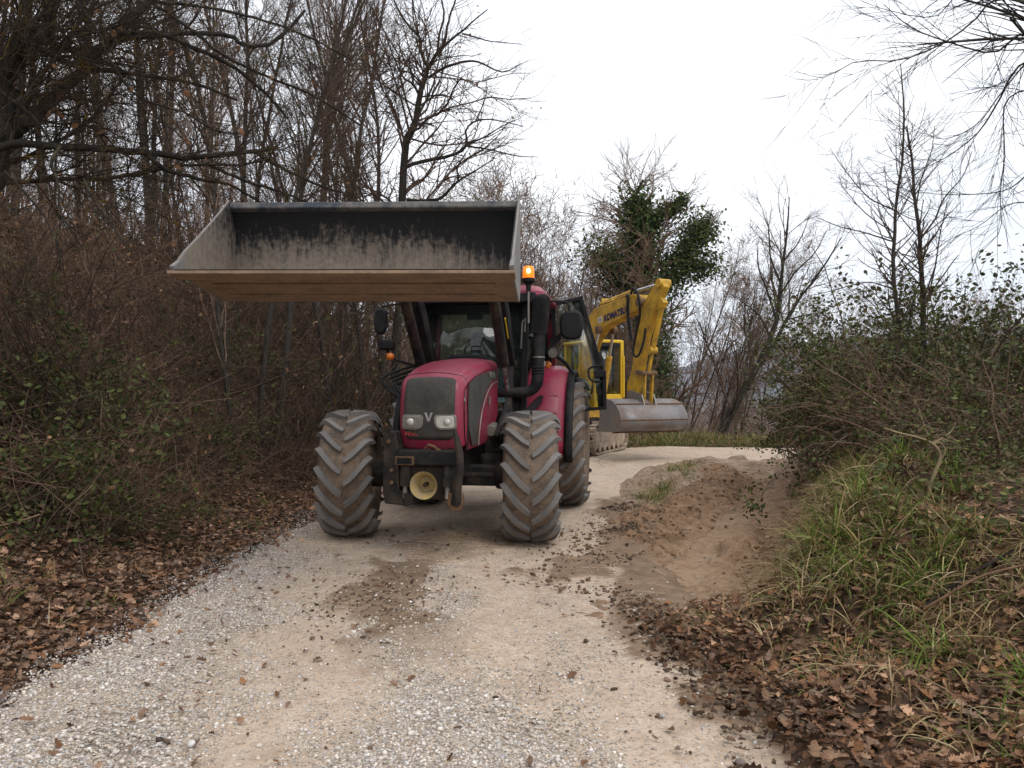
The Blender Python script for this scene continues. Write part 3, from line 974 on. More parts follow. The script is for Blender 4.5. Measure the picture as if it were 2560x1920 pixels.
qs = [-1, -0.95, -0.9, -0.85, -0.8, -0.74, -0.68] + list(np.linspace(-0.6, 0.6, 9)) + [0.68, 0.74, 0.8, 0.85, 0.9, 0.95, 1]
hm = MB().grid([[hood_pt(i, q) for q in qs] for i in range(len(HPs))])
hood = hm.build('hood', MAT['crimson'], T, smooth=50, solid=0.01)
for s in (-1, 1):
    edge = [hood_pt(i, s) for i in range(len(HPs))]
    poly = [(s * hood_hw(p[1]), p[1], p[2]) for p in edge] + [(s * 0.37, 0.92, 1.30), (s * 0.37, 0.55, 1.14), (s * 0.36, 0.18, 1.02), (s * 0.345, -0.35, 1.0), (s * 0.33, -0.70, 1.0)]
    c = (s * 0.352, 0.1, 1.45)
    rows = []
    mbp = MB()
    n = len(poly)
    mbp.add(poly + [c], [(i, (i + 1) % n, n) for i in range(n)])
    mbp.build('side_panel', MAT['crimson'], T, smooth=60)
    gp = [(-0.63, 1.66), (-0.30, 1.745), (0.25, 1.80), (0.84, 1.845), (0.86, 1.74), (0.50, 1.705), (0.16, 1.60), (-0.10, 1.42), (-0.24, 1.22), (-0.29, 1.03), (-0.50, 1.03), (-0.62, 1.20), (-0.66, 1.45)]
    gp3 = [(s * (hood_hw(y) + 0.004), y, z) for y, z in gp]
    gpo = MB().prism(gp3, (s, 0, 0), 0.006).build('side_grille', MAT['grille'], T, bevel=0.003)
    rim_ = [(s * (hood_hw(y) + 0.012), y, z) for y, z in spline([(0.86, 1.70), (0.50, 1.665), (0.20, 1.56), (-0.04, 1.40), (-0.18, 1.20), (-0.235, 1.02)], 16)]
    MB().tube(rim_, 0.007, 6).build('grille_trim', MAT['lamp_dull'], T)
    me = text_mesh('lettering', 'VALTRA', 0.10, MAT['lamp_dull'], 0.002, 0.0, 0.001)
    o = link('lettering', me, gpo, (s * 0.382, 0.50, 1.765), (radians(90), 0, radians(90 * s)))
    o.rotation_euler = (radians(90), 0, radians(90)) if s > 0 else (radians(90), 0, radians(-90))
    MB().box((s * 0.378, 0.36, 1.48), (0.008, 0.05, 0.09)).build('decal', MAT['lamp_dull'], T)
    MB().bar((s * 0.345, -0.68, 1.0), (s * 0.345, -0.58, 1.50), 0.012, 0.03, up=(0, 1, 0)).build('panel_gap', MAT['black'], T)

for i_ in (int(np.argmin(np.abs(HPs[:26, 1] - 1.752))),):
    MB().tube([hood_pt(i_, q, 0.001) for q in np.linspace(-0.97, 0.97, 21)], 0.0045, 5).build('hood_seam', MAT['black'], hood)
# front grille on the nose
gi0 = int(np.argmin(np.abs(HPs[:, 1] - 1.125)))
gi1 = int(np.argmin(np.abs(HPs[:24, 1] - 1.705)))
rows = []
for i in range(gi0, gi1 + 1):
    f = (i - gi0) / (gi1 - gi0)
    lim = 0.80 - 0.06 * f ** 3 - 0.05 * (1 - f) ** 3
    if i == gi0: lim -= 0.10
    if i == gi1: lim -= 0.09
    rows.append([hood_pt(i, q, 0.005, 0.075) for q in np.linspace(-lim, lim, 15)])
MB().grid(rows).build('grille', MAT['grille'], T, smooth=60, solid=0.006)
for sx, lens in ((-1, 'lamp_dull'), (1, 'lamp_lens')):
    sh = [(0.055, 1.335), (0.075, 1.355), (0.255, 1.358), (0.272, 1.34), (0.275, 1.235), (0.262, 1.215), (0.12, 1.205), (0.075, 1.225), (0.055, 1.27)]
    P = [(sx * x, -0.901 + 0.045 * (x / 0.33) ** 3, z) for x, z in sh]
    hl = MB().prism(P, (0, 1, 0), 0.05).build('headlight', MAT['lamp_dull'], T, bevel=0.006)
    cx_, cz_ = 0.168, 1.284
    P2 = [(sx * (cx_ + (x - cx_) * 0.82), -0.908 + 0.045 * (x / 0.33) ** 3, cz_ + (z - cz_) * 0.8) for x, z in sh]
    MB().prism(P2, (0, 1, 0), 0.02).build('lens', MAT[lens], hl, bevel=0.006)
    MB().lathe([(-0.913, 0.001), (-0.912, 0.02), (-0.900, 0.036)], 16, 'y', (sx * 0.185, 0, 1.285)).build('bulb_cover', MAT['lamp_lens'], hl, smooth=60)
vb = MB()
vb.prism([(-0.042, -0.896, 1.378), (-0.020, -0.896, 1.378), (0.0, -0.896, 1.318), (0.0, -0.896, 1.290), (-0.012, -0.896, 1.290)], (0, 1, 0), 0.012)
vb.prism([(0.042, -0.896, 1.378), (0.020, -0.896, 1.378), (0.0, -0.896, 1.318), (0.0, -0.896, 1.290), (0.012, -0.896, 1.290)], (0, 1, 0), 0.012)
vb.build('badge', MAT['silver'], T, bevel=0.002)
me = text_mesh('model_number', 'N101', 0.062, MAT['red_print'], 0.002, 0.0, 0.002)
link('model_number', me, T, (-0.175, -0.872, 1.165), (radians(84), 0, 0))
MB().box((0.01, -0.848, 1.105), (0.09, 0.02, 0.03)).build('hood_latch', MAT['black'], T, bevel=0.004)

# front linkage
MB().box((0.02, -0.93, 0.945), (0.60, 0.20, 0.15)).build('linkage_beam', MAT['black'], T, bevel=0.015)
MB().box((-0.20, -1.032, 0.915), (0.19, 0.02, 0.085)).build('hitch_bracket', MAT['rust'], T, bevel=0.006)
MB().box((-0.20, -1.040, 0.915), (0.145, 0.02, 0.055)).build('bracket_slot', MAT['black'], T)
lg = MB()
lg.prism([(-0.43, -0.98, 1.14), (-0.38, -0.98, 1.20), (-0.31, -0.98, 1.19), (-0.28, -0.98, 1.02), (-0.27, -0.98, 0.62), (-0.12, -0.98, 0.56), (-0.10, -0.98, 0.50), (-0.20, -0.98, 0.47), (-0.42, -0.98, 0.49), (-0.44, -0.98, 0.62)], (0, 1, 0), 0.20)
lg.build('linkage_leg', MAT['chassis'], T, bevel=0.012)
ar = MB()
ar.tube([(0.285, -0.99, 1.21), (0.315, -1.03, 1.13), (0.345, -1.04, 1.0), (0.345, -1.04, 0.85), (0.325, -1.03, 0.68), (0.30, -1.0, 0.50)], [0.018, 0.03, 0.038, 0.042, 0.042, 0.05], 8)
ar.build('lift_arm', MAT['chassis'], T)
MB().prism([(0.215, -1.0, 0.60), (0.36, -1.0, 0.60), (0.37, -1.0, 0.52), (0.335, -1.0, 0.43), (0.25, -1.0, 0.43), (0.21, -1.0, 0.50)], (0, 1, 0), 0.09).build('hook_end', MAT['rust'], T, bevel=0.01)
MB().prism([(-0.22, -1.02, 0.60), (-0.12, -1.02, 0.60), (-0.11, -1.02, 0.50), (-0.20, -1.02, 0.47)], (0, 1, 0), 0.09).build('hook_end', MAT['chassis'], T, bevel=0.01)
for sx in (-0.21, 0.21):
    cyl_o = MB().cyl((sx, -0.95, 0.88), (sx, -0.97, 0.66), 0.055, n=14).build('lift_cylinder', MAT['chassis'], T)
    MB().cyl((sx, -0.97, 0.66), (sx, -0.98, 0.55), 0.025, n=10).build('rod', MAT['steel'], cyl_o)
MB().box((0.0, -0.82, 0.70), (0.5, 0.24, 0.34)).build('power_take_off_box', MAT['chassis'], T, bevel=0.03)
MB().lathe([(-0.94, 0.075), (-0.99, 0.10), (-1.06, 0.128), (-1.075, 0.135), (-1.07, 0.127), (-1.02, 0.10), (-0.95, 0.07), (-0.94, 0.001)], 28, 'y', (0.0, 0, 0.685)).build('power_take_off_guard', MAT['ptoyellow'], T, smooth=50)
MB().cyl((0, -0.94, 0.685), (0, -1.03, 0.685), 0.022, n=10).build('power_take_off_shaft', MAT['chassis'], T)
for x0, z0 in ((-0.34, 0.82), (-0.34, 0.70), (0.03, 1.01), (-0.37, 1.10), (0.13, 1.02)):
    MB().cyl((x0, -0.99, z0), (x0, -1.015, z0), 0.018, n=8).build('bolt', MAT['rust'], T)
MB().tube([(-0.02, -0.97, 1.02), (0.03, -1.0, 1.07), (0.09, -0.99, 1.05), (0.12, -0.97, 1.0)], 0.014, 7).build('shackle', MAT['rust'], T)

# loader frame, arms, lift cylinders
for s in (-1, 1):
    x = 0.50 * s
    MB().prism([(x - 0.04, 0.95, 0.75), (x - 0.04, 1.25, 0.75), (x - 0.04, 1.27, 1.55), (x - 0.04, 1.20, 2.02), (x - 0.04, 1.08, 2.02), (x - 0.04, 0.98, 1.6), (x - 0.04, 0.86, 1.4)], (1, 0, 0), 0.08).build('loader_mast', MAT['chassis'], T, bevel=0.012)
    kn = (x, -0.10, 3.22)
    am_ = MB()
    am_.bar((x, 1.16, 1.90), kn, 0.10, 0.17, w1=0.10, h1=0.26)
    arm = am_.build('loader_arm', MAT['black'], T, bevel=0.012)
    MB().bar((x, -0.13, 3.24), (x, -2.20, 2.62), 0.10, 0.25, w1=0.10, h1=0.15).build('arm_front', MAT['black'], arm, bevel=0.012)
    MB().cyl((x - 0.08, 1.15, 1.92), (x + 0.08, 1.15, 1.92), 0.07, n=14).build('pivot', MAT['chassis'], arm)
    lc = MB().cyl((x - 0.01, -0.35, 2.95), (x - 0.01, 0.66, 1.90), 0.062, n=14).build('loader_cylinder', MAT['chassis'], T)
    MB().cyl((x - 0.01, 0.64, 1.92), (x - 0.01, 0.93, 1.58), 0.026, n=10).build('rod', MAT['chrome'], lc)
    MB().bar((x - 0.02, 1.0, 1.98), (x - 0.02, 0.0, 3.0), 0.035, 0.04).build('hydraulic_pipe', MAT['black'], arm)
    MB().bar((x, -1.0, 3.05), (x, -2.15, 2.80), 0.06, 0.06).build('tilt_rod', MAT['chassis'], arm)
MB().bar((-0.5, -0.95, 2.95), (0.5, -0.95, 2.95), 0.12, 0.12).build('cross_beam', MAT['black'], T, bevel=0.01)
MB().box((0.56, 0.42, 2.30), (0.012, 0.02, 0.30), (radians(45), 0, 0)).build('warning_strip', MAT['yellow_clean'], T)

# hydraulic hoses on the far flank
for k, (a, b_) in enumerate(((0.0, 0.0), (0.05, 0.03), (0.10, -0.03), (0.16, 0.05))):
    pts = [(-0.50, 0.75 + b_, 1.92 - a), (-0.72, 0.55 + b_, 1.84 - a), (-0.90 + 0.05 * k, 0.42, 1.74 - 0.5 * a), (-0.84 + 0.06 * k, 0.38, 1.62 - 0.5 * a), (-0.66, 0.34 + b_, 1.50), (-0.56, 0.34, 1.36 - a), (-0.52, 0.36, 1.2)]
    MB().tube([tuple(p) for p in spline(pts, 22)], 0.017, 7).build('hose', MAT['black_clean'], T)
MB().cyl((-0.52, 0.25, 1.08), (-0.52, 0.25, 1.42), 0.05, n=10).build('valve_block', MAT['chassis'], T)
MB().prism([(-0.44, 0.55, 1.05), (-0.44, 0.95, 1.05), (-0.44, 0.98, 1.75), (-0.44, 0.75, 1.78), (-0.44, 0.60, 1.5)], (-1, 0, 0), 0.07).build('side_tank', MAT['lamp_dull'], T, bevel=0.02)

# cab
CF = [(-0.66, 1.06, 1.28), (0.66, 1.06, 1.28), (0.68, 1.14, 2.70), (-0.68, 1.14, 2.70)]       # front frame corners
MB().box((0, 1.95, 1.18), (1.25, 1.7, 0.30)).build('cab_floor', MAT['black'], T, bevel=0.03)
MB().prism([(-0.66, 1.08, 1.30), (-0.36, 1.08, 1.30), (-0.36, 1.08, 1.70), (-0.66, 1.08, 1.66)], (0, 1, 0), 0.03).build('lower_front_panel', MAT['black'], T)
MB().prism([(0.66, 1.08, 1.30), (0.40, 1.08, 1.30), (0.40, 1.08, 1.66), (0.66, 1.08, 1.62)], (0, 1, 0), 0.03).build('lower_front_panel', MAT['black'], T)
for s in (-1, 1):
    MB().bar((s * 0.66, 1.06, 1.25), (s * 0.68, 1.14, 2.72), 0.075, 0.07, up=(0, 1, 0)).build('front_pillar', MAT['black_clean'], T, bevel=0.01)
    MB().bar((s * 0.86, 2.72, 1.65), (s * 0.80, 2.66, 2.72), 0.10, 0.09, up=(0, 1, 0)).build('rear_pillar', MAT['crimson'], T, bevel=0.015)
    MB().bar((s * 0.68, 1.14, 2.72), (s * 0.80, 2.66, 2.72), 0.07, 0.07).build('roof_rail', MAT['black_clean'], T)
    MB().bar((s * 0.68, 1.10, 1.30), (s * 0.86, 2.3, 1.62), 0.06, 0.07).build('sill_rail', MAT['black_clean'], T)
MB().bar((-0.7, 1.15, 2.70), (0.7, 1.15, 2.70), 0.07, 0.10).build('header_rail', MAT['black_clean'], T)
MB().add([(-0.63, 1.075, 1.45), (0.63, 1.075, 1.45), (0.645, 1.14, 2.68), (-0.645, 1.14, 2.68)], [(0, 1, 2, 3)]).build('windshield', MAT['glass'], T, solid=0.006)
MB().add([(-0.80, 2.69, 1.6), (0.80, 2.69, 1.6), (0.78, 2.68, 2.68), (-0.78, 2.68, 2.68)], [(0, 1, 2, 3)]).build('rear_window', MAT['glass'], T, solid=0.006)
MB().add([(-0.69, 1.12, 1.35), (-0.86, 2.6, 1.65), (-0.80, 2.62, 2.68), (-0.70, 1.17, 2.68)], [(0, 1, 2, 3)]).build('side_window', MAT['glass'], T, solid=0.006)
# roof
def rrect(hx, y0, y1, r, z, n=5):
    out = []
    for cx_, cy_, a0 in ((hx - r, y1 - r, 0), (-hx + r, y1 - r, 90), (-hx + r, y0 + r, 180), (hx - r, y0 + r, 270)):
        for k in range(n):
            a = radians(a0 + 90 * k / (n - 1))
            out.append((cx_ + r * cos(a), cy_ + r * sin(a), z))
    return out


rows = [rrect(0.86, 1.02, 2.86, 0.2, 2.71), rrect(0.92, 0.98, 2.92, 0.22, 2.75), rrect(0.92, 0.99, 2.92, 0.22, 2.80), rrect(0.84, 1.08, 2.84, 0.22, 2.875), rrect(0.62, 1.3, 2.62, 0.22, 2.905)]
rb = MB()
nn = len(rows[0])
for i in range(len(rows) - 1):
    rb.add(rows[i] + rows[i + 1], [(k, (k + 1) % nn, nn + (k + 1) % nn, nn + k) for k in range(nn)])
rb.add(rows[-1], [tuple(range(nn))])
roof = rb.build('roof', MAT['crimson'], T, smooth=50, recalc=False)
MB().prism([(-0.8, 0.96, 2.66), (0.8, 0.96, 2.66), (0.82, 0.985, 2.78), (-0.82, 0.985, 2.78)], (0, 1, 0), 0.12).build('visor', MAT['black_clean'], roof, bevel=0.015)
MB().prism([(-0.84, 1.0, 2.69), (0.84, 1.0, 2.69), (0.84, 2.85, 2.69), (-0.84, 2.85, 2.69)], (0, 0, 1), 0.035).build('headliner', MAT['black_clean'], roof)
# cab interior
MB().prism([(-0.22, 1.12, 1.85), (0.22, 1.12, 1.85), (0.25, 1.22, 2.05), (-0.25, 1.22, 2.05)], (0, 1, 0), 0.25).build('dashboard', MAT['black_clean'], T, bevel=0.03)
MB().tube([(0.19 * cos(a), 1.62 - 0.06 * sin(a), 2.10 + 0.18 * sin(a)) for a in np.linspace(0, 2 * pi, 25)], 0.016, 6).build('steering_wheel', MAT['black_clean'], T)
MB().cyl((0, 1.35, 1.85), (0, 1.62, 2.10), 0.03, n=8).build('steering_column', MAT['black_clean'], T)
MB().box((0, 2.05, 1.72), (0.50, 0.48, 0.14)).build('seat', MAT['seat'], T, bevel=0.04)
MB().box((0, 2.32, 2.08), (0.50, 0.14, 0.66), (radians(-8), 0, 0)).build('backrest', MAT['seat'], T, bevel=0.05)
MB().box((0.02, 1.25, 2.52), (0.2, 0.03, 0.09)).build('inner_mirror', MAT['black_clean'], T, bevel=0.01)
MB().tube([(0.52, 1.06, 2.02), (0.58, 1.05, 2.25), (0.46, 1.05, 2.2)], 0.008, 5).build('wiper', MAT['black_clean'], T)
hc = MB().prism([(-0.33, 0.90, 1.62), (0.33, 0.90, 1.62), (0.33, 0.90, 1.93), (0.20, 0.90, 2.03), (-0.20, 0.90, 2.03), (-0.33, 0.90, 1.93)], (0, 1, 0), 0.10)
hc.build('cowl', MAT['black_clean'], T, bevel=0.02)

# fenders over the rear wheels
for s in (-1, 1):
    rows = []
    for k in range(19):
        a = radians(-8 + 150 * k / 18)                 # from low front, up and over
        rr = 1.02 + 0.015 * sin(a * 2)
        yy, zz = 2.67 - rr * cos(a), 0.90 + rr * sin(a)
        fl = [(0.56, 0), (0.60, 0.012), (0.80, 0.026), (0.98, 0.018), (1.06, -0.02), (1.10, -0.085)]
        rows.append([(s * x, yy + (-d) * cos(a), zz + d * sin(a)) for x, d in fl])
    fe = MB().grid(rows).build('fender', MAT['crimson'], T, smooth=50, solid=0.012)
    rows = []
    for k in range(19):
        a = radians(-14 + 154 * k / 18)
        rr = 0.985
        rows.append([(s * x, 2.67 - (rr + d) * cos(a), 0.90 + (rr + d) * sin(a)) for x, d in ((1.085, -0.03), (1.13, 0.0), (1.19, -0.015), (1.20, -0.05))])
    MB().grid(rows).build('fender_edge', MAT['black'], fe, smooth=50, solid=0.012)
    for a_ in (10, 22, 36):
        a = radians(a_)
        MB().tube([(s * x, 2.67 - 1.045 * cos(a), 0.90 + 1.045 * sin(a) + 0.03 * (x - 0.6)) for x in np.linspace(0.60, 1.0, 6)], 0.008, 5).build('crease', MAT['crimson'], fe)
    fi = [(s * 0.585, 2.67 - 1.0 * cos(radians(a)), 0.9 + 1.0 * sin(radians(a))) for a in np.linspace(-8, 142, 14)] + [(s * 0.585, 3.3, 1.0)]
    MB().prism(fi, (-s, 0, 0), 0.02).build('fender_wall', MAT['black'], fe)

# lamps
wl = MB().cyl((0.93, 1.76, 2.10), (0.955, 1.66, 2.075), 0.075, 0.08, 18).build('work_light', MAT['black_clean'], T, bevel=0.008)
MB().cyl((0.955, 1.662, 2.076), (0.958, 1.652, 2.073), 0.062, n=18).build('lens', MAT['lamp_dull'], wl)
MB().cyl((0.92, 1.80, 2.05), (0.90, 1.85, 1.92), 0.02, n=8).build('lamp_bracket', MAT['black_clean'], wl)
sl = MB().lathe([(1.60, 0.001), (1.605, 0.03), (1.63, 0.055), (1.66, 0.06), (1.70, 0.05)], 18, 'y', (0.80, 0.1, 1.935)).build('side_lamp', MAT['lamp_lens'], T, smooth=60)
MB().lathe([(1.625, 0.001), (1.63, 0.03), (1.65, 0.052), (1.69, 0.05)], 18, 'y', (0.875, 0.1, 1.925)).build('indicator', MAT['orange_lens'], sl, smooth=60)
MB().lathe([(1.05, 0.001), (1.055, 0.03), (1.08, 0.05), (1.12, 0.05)], 16, 'y', (-1.06, 0.1, 2.02)).build('indicator', MAT['orange_lens'], T, smooth=60)
wl = MB().box((-1.10, 1.2, 2.17), (0.19, 0.13, 0.14), (0, 0, radians(12))).build('work_light', MAT['black_clean'], T, bevel=0.03)
MB().tube([(-1.10, 1.2, 2.10), (-1.02, 1.3, 1.98), (-0.75, 1.5, 1.90)], 0.015, 6).build('lamp_bracket', MAT['black_clean'], wl)

# exhaust stack with perforated guard
ex = MB().tube([tuple(p) for p in spline([(0.34, 0.96, 1.57), (0.55, 0.95, 1.57), (0.72, 0.95, 1.58), (0.82, 0.95, 1.64), (0.85, 0.95, 1.76), (0.855, 0.95, 1.95), (0.87, 0.96, 2.30), (0.90, 0.97, 2.72)], 26)], [0.058] * 5 + [0.066] * 7 + [0.073] * 14, 18).build('exhaust_pipe', MAT['black'], T, smooth=60)
for zz in (1.80, 1.835, 1.87):
    MB().lathe([(zz - 0.012, 0.074), (zz, 0.087), (zz + 0.012, 0.074)], 18, 'z', (0.852, 0.95, 0)).build('bellows_ring', MAT['black_clean'], ex)
MB().lathe([(1.985, 0.079), (2.0, 0.079)], 18, 'z', (0.857, 0.95, 0)).build('clamp', MAT['steel'], ex)
sh_v, sh_f = [], []
pn, pm = 22, 26
for i in range(pm + 1):
    for k in range(pn):
        a = 2 * pi * (k + 0.5 * (i % 2)) / pn
        zz = 2.28 + 0.46 * i / pm
        r = 0.098 if i < pm - 4 else 0.098 * math.sqrt(max(0.05, 1 - ((i - pm + 4) / 4.3) ** 2))
        sh_v.append((0.86 + 0.045 * (zz - 2.28) / 0.46 + r * cos(a), 0.955 + r * sin(a), zz))
for i in range(pm):
    for k in range(pn):
        k2 = (k + 1) % pn
        a_, b_ = i * pn + k, i * pn + k2
        c_, d_ = (i + 1) * pn + k, (i + 1) * pn + k2
        if i % 2 == 0: sh_f += [(a_, b_, c_), (b_, d_, c_)]
        else: sh_f += [(a_, b_, d_), (a_, d_, c_)]
sg = MB().add(sh_v, sh_f).build('heat_guard', MAT['black'], ex, smooth=0)
wm = sg.modifiers.new('wire', 'WIREFRAME')
wm.thickness = 0.012
wm.use_replace = True
MB().lathe([(2.30, 0.082), (2.68, 0.082)], 18, 'z', (0.88, 0.957, 0)).build('inner_pipe', MAT['black_clean'], ex)
MB().tube([(0.64, 1.0, 2.1), (0.66, 0.98, 2.42), (0.70, 0.98, 2.46), (0.69, 0.97, 2.30)], 0.011, 6).build('stack_bracket', MAT['steel'], ex)

# beacon
bc = MB().cyl((0.745, 0.92, 2.40), (0.742, 0.92, 2.83), 0.013, n=10).build('beacon_pole', MAT['steel'], T)
MB().lathe([(2.78, 0.001), (2.78, 0.028), (2.86, 0.034), (2.885, 0.072), (2.905, 0.080), (2.935, 0.076), (2.94, 0.001)], 24, 'z', (0.742, 0.92, 0)).build('beacon_base', MAT['black_clean'], bc)
MB().lathe([(2.94, 0.071), (3.00, 0.070), (3.055, 0.066), (3.075, 0.054), (3.082, 0.03), (3.083, 0.001)], 24, 'z', (0.742, 0.92, 0)).build('beacon_lens', MAT['beacon'], bc, smooth=50)
MB().lathe([(2.985, 0.001), (2.99, 0.018), (3.01, 0.024), (3.035, 0.018), (3.045, 0.001)], 12, 'z', (0.752, 0.842, 0)).build('beacon_flash', MAT['bulb'], bc, smooth=60)

# mirrors
mr = MB().tube([tuple(p) for p in spline([(0.70, 1.18, 2.69), (0.95, 1.18, 2.685), (1.12, 1.2, 2.68), (1.20, 1.2, 2.64), (1.205, 1.2, 2.48), (1.20, 1.2, 2.36)], 20)], 0.014, 7).build('mirror_arm', MAT['black_clean'], T)
hull = [(1.11, 2.52), (1.17, 2.565), (1.30, 2.57), (1.36, 2.53), (1.375, 2.36), (1.35, 2.24), (1.28, 2.21), (1.16, 2.22), (1.10, 2.27), (1.085, 2.40)]
MB().prism([(x, 1.20 - 0.05, z) for x, z in hull], (0, 1, 0), 0.10).build('mirror', MAT['black_clean'], mr, bevel=0.03)
MB().prism([(0.95, 1.28, 2.22), (1.10, 1.24, 2.30), (1.10, 1.24, 2.22), (0.97, 1.28, 2.12)], (0, 1, 0), 0.04).build('mirror_stay', MAT['black_clean'], mr)
mr = MB().tube([(-0.70, 1.18, 2.69), (-1.0, 1.18, 2.68), (-1.15, 1.2, 2.66), (-1.17, 1.2, 2.5)], 0.014, 7).build('mirror_arm', MAT['black_clean'], T)
MB().prism([(-1.25, 1.15, 2.62), (-1.16, 1.15, 2.65), (-1.10, 1.15, 2.60), (-1.10, 1.15, 2.40), (-1.14, 1.15, 2.30), (-1.24, 1.15, 2.30), (-1.27, 1.15, 2.42)], (0, 1, 0), 0.10).build('mirror', MAT['black_clean'], mr, bevel=0.03)

# open cab door on the near side
def door_pt(x, z): return (x, 2.42 - 0.12 * (x - 0.9), z)


outer = [(0.86, 2.80), (1.285, 2.885), (1.61, 1.76), (1.615, 1.335), (1.32, 1.31)] + [tuple(p) for p in spline([(1.30, 1.34), (1.24, 1.55), (1.15, 1.78), (1.03, 1.95), (0.90, 2.06)], 10)] + [(0.88, 2.10)]
cxd, czd = 1.22, 2.1
def inset(p, w=0.045):
    return p
oi = np.array(outer); nO = len(oi)
inn = []
for i in range(nO):
    p0, p, p1 = oi[i - 1], oi[i], oi[(i + 1) % nO]
    e0 = (p - p0) / np.linalg.norm(p - p0); e1 = (p1 - p) / np.linalg.norm(p1 - p)
    n0, n1 = np.array([e0[1], -e0[0]]), np.array([e1[1], -e1[0]])
    b = n0 + n1
    b = b / max(np.dot(b, n0), 0.4)
    inn.append(p + b * 0.045)
inn = np.array(inn)
# make sure the inset goes inwards
if np.linalg.norm(inn.mean(0) - [cxd, czd]) and np.ptp(inn[:, 0]) > np.ptp(oi[:, 0]): inn = 2 * oi - inn
fv = [door_pt(*p) for p in oi] + [door_pt(*p) for p in inn]
fv2 = [(p[0], p[1] + 0.045, p[2]) for p in fv]
ff = []
for i in range(nO):
    j = (i + 1) % nO
    ff += [(i, j, nO + j, nO + i), (2 * nO + i, 2 * nO + nO + i, 2 * nO + nO + j, 2 * nO + j), (i, 2 * nO + i, 2 * nO + j, j), (nO + i, nO + j, 3 * nO + j, 3 * nO + i)]
door = MB().add(fv + fv2, ff).build('door', MAT['black_clean'], T, bevel=0.006)
MB().add([(door_pt(*p)[0], door_pt(*p)[1] + 0.02, p[1]) for p in inn], [tuple(range(nO))]).build('door_glass', MAT['door_glass'], door, solid=0.005)
hp = [(1.56, 1.93), (1.45, 1.92), (1.385, 1.89), (1.37, 1.82), (1.40, 1.74), (1.48, 1.71), (1.57, 1.715)]
MB().tube([(x, door_pt(x, z)[1] - 0.03, z) for x, z in (tuple(p) for p in spline(hp, 18))], 0.014, 7).build('handle', MAT['black_clean'], door)
MB().box((1.53, door_pt(1.53, 1.8)[1] - 0.02, 1.82), (0.16, 0.05, 0.10)).build('latch', MAT['black_clean'], door, bevel=0.01)
MB().tube([(x, door_pt(x, z)[1] - 0.03, z) for x, z in (tuple(p) for p in spline([(1.335, 1.36), (1.28, 1.55), (1.19, 1.78), (1.07, 1.96), (0.95, 2.06)], 14))], 0.018, 7).build('door_seal', MAT['black_clean'], door)
for zz in (2.6, 2.2):
    MB().cyl((0.86, 2.45, zz - 0.05), (0.86, 2.45, zz + 0.05), 0.025, n=8).build('hinge', MAT['black_clean'], door)

# loader bucket
BK = empty('loader_bucket', (0, 0, 0), (0, 0, 0), None)
BK.parent = T
Ti = (Matrix.Translation((-0.68, 8.62, 0)) @ Matrix.Rotation(radians(-9), 4, 'Z')).inverted()
BK.matrix_local = Ti @ Matrix.Translation((-1.105, 5.05, 2.375)) @ Matrix.Rotation(radians(-3.2), 4, 'Z') @ Matrix.Rotation(radians(0.4), 4, 'Y')
BW = 1.10
prof = [(0.0, 0.0), (0.30, -0.030), (0.62, -0.072), (0.86, -0.095), (0.965, -0.055), (1.01, 0.04), (1.015, 0.16), (1.00, 0.32), (0.965, 0.45), (0.92, 0.545), (0.88, 0.60)]
pr = spline(prof, 30)
V_, F_, W_ = [], [], []
nx = 24
for (y, z) in pr:
    for k in range(nx):
        V_.append((-BW + 2 * BW * k / (nx - 1), y, z))
        h_ = float(np.clip((z + 0.09) / 0.69, 0, 1))
        xx = -1 + 2 * k / (nx - 1)
        W_.append(0.76 - 1.0 * h_ - 0.42 * max(0, xx - 0.35) - 0.12 * max(0, -xx - 0.8) + (0.12 if y < 0.7 and z < 0 else 0))
inner = link('bucket_shell', np_mesh('bucket_shell', V_, grid_faces(len(pr), nx), MAT['bucket_in'], True, {'wear': W_}), BK)
inner.data.flip_normals()
# underside plate, 12 mm below the shell
und = MB()
up_ = [(y, z) for y, z in pr[:20] if z < 0.01]
und.grid([[(x, y - (0.006 if i == 0 else 0), z - 0.016) for x in (-BW, -0.5, 0, 0.5, BW)] for i, (y, z) in enumerate(up_)])
und.build('underside', MAT['bucket_under'], BK, smooth=40)
bk = MB().grid([[(x, y + 0.016, z - 0.002) for x in (-BW, 0, BW)] for y, z in pr[10:]]).build('back_plate', MAT['bucket_dark'], BK, smooth=40)
MB().box((0, 0.055, -0.030), (2 * BW + 0.05, 0.17, 0.022), (radians(-5.5), 0, 0)).build('cutting_edge', MAT['bucket_under'], BK, bevel=0.004)
for yy in (0.33, 0.62):
    MB().box((0, yy, -0.052 - 0.13 * (yy - 0.33)), (2 * BW - 0.25, 0.05, 0.020), (radians(-7), 0, 0)).build('wear_bar', MAT['bucket_under'], BK, bevel=0.004)
MB().prism([(-BW, 0.86, 0.595), (-BW, 0.93, 0.56), (-BW, 0.935, 0.64), (-BW, 0.875, 0.645)], (1, 0, 0), 2 * BW).build('top_rail', MAT['bucket_dark'], BK, bevel=0.01)
side = [(y, z) for y, z in pr[1:]] + [(0.868, 0.655), (0.83, 0.62)] + [(0.62, 0.462), (0.40, 0.305), (0.17, 0.150), (0.02, 0.02)]
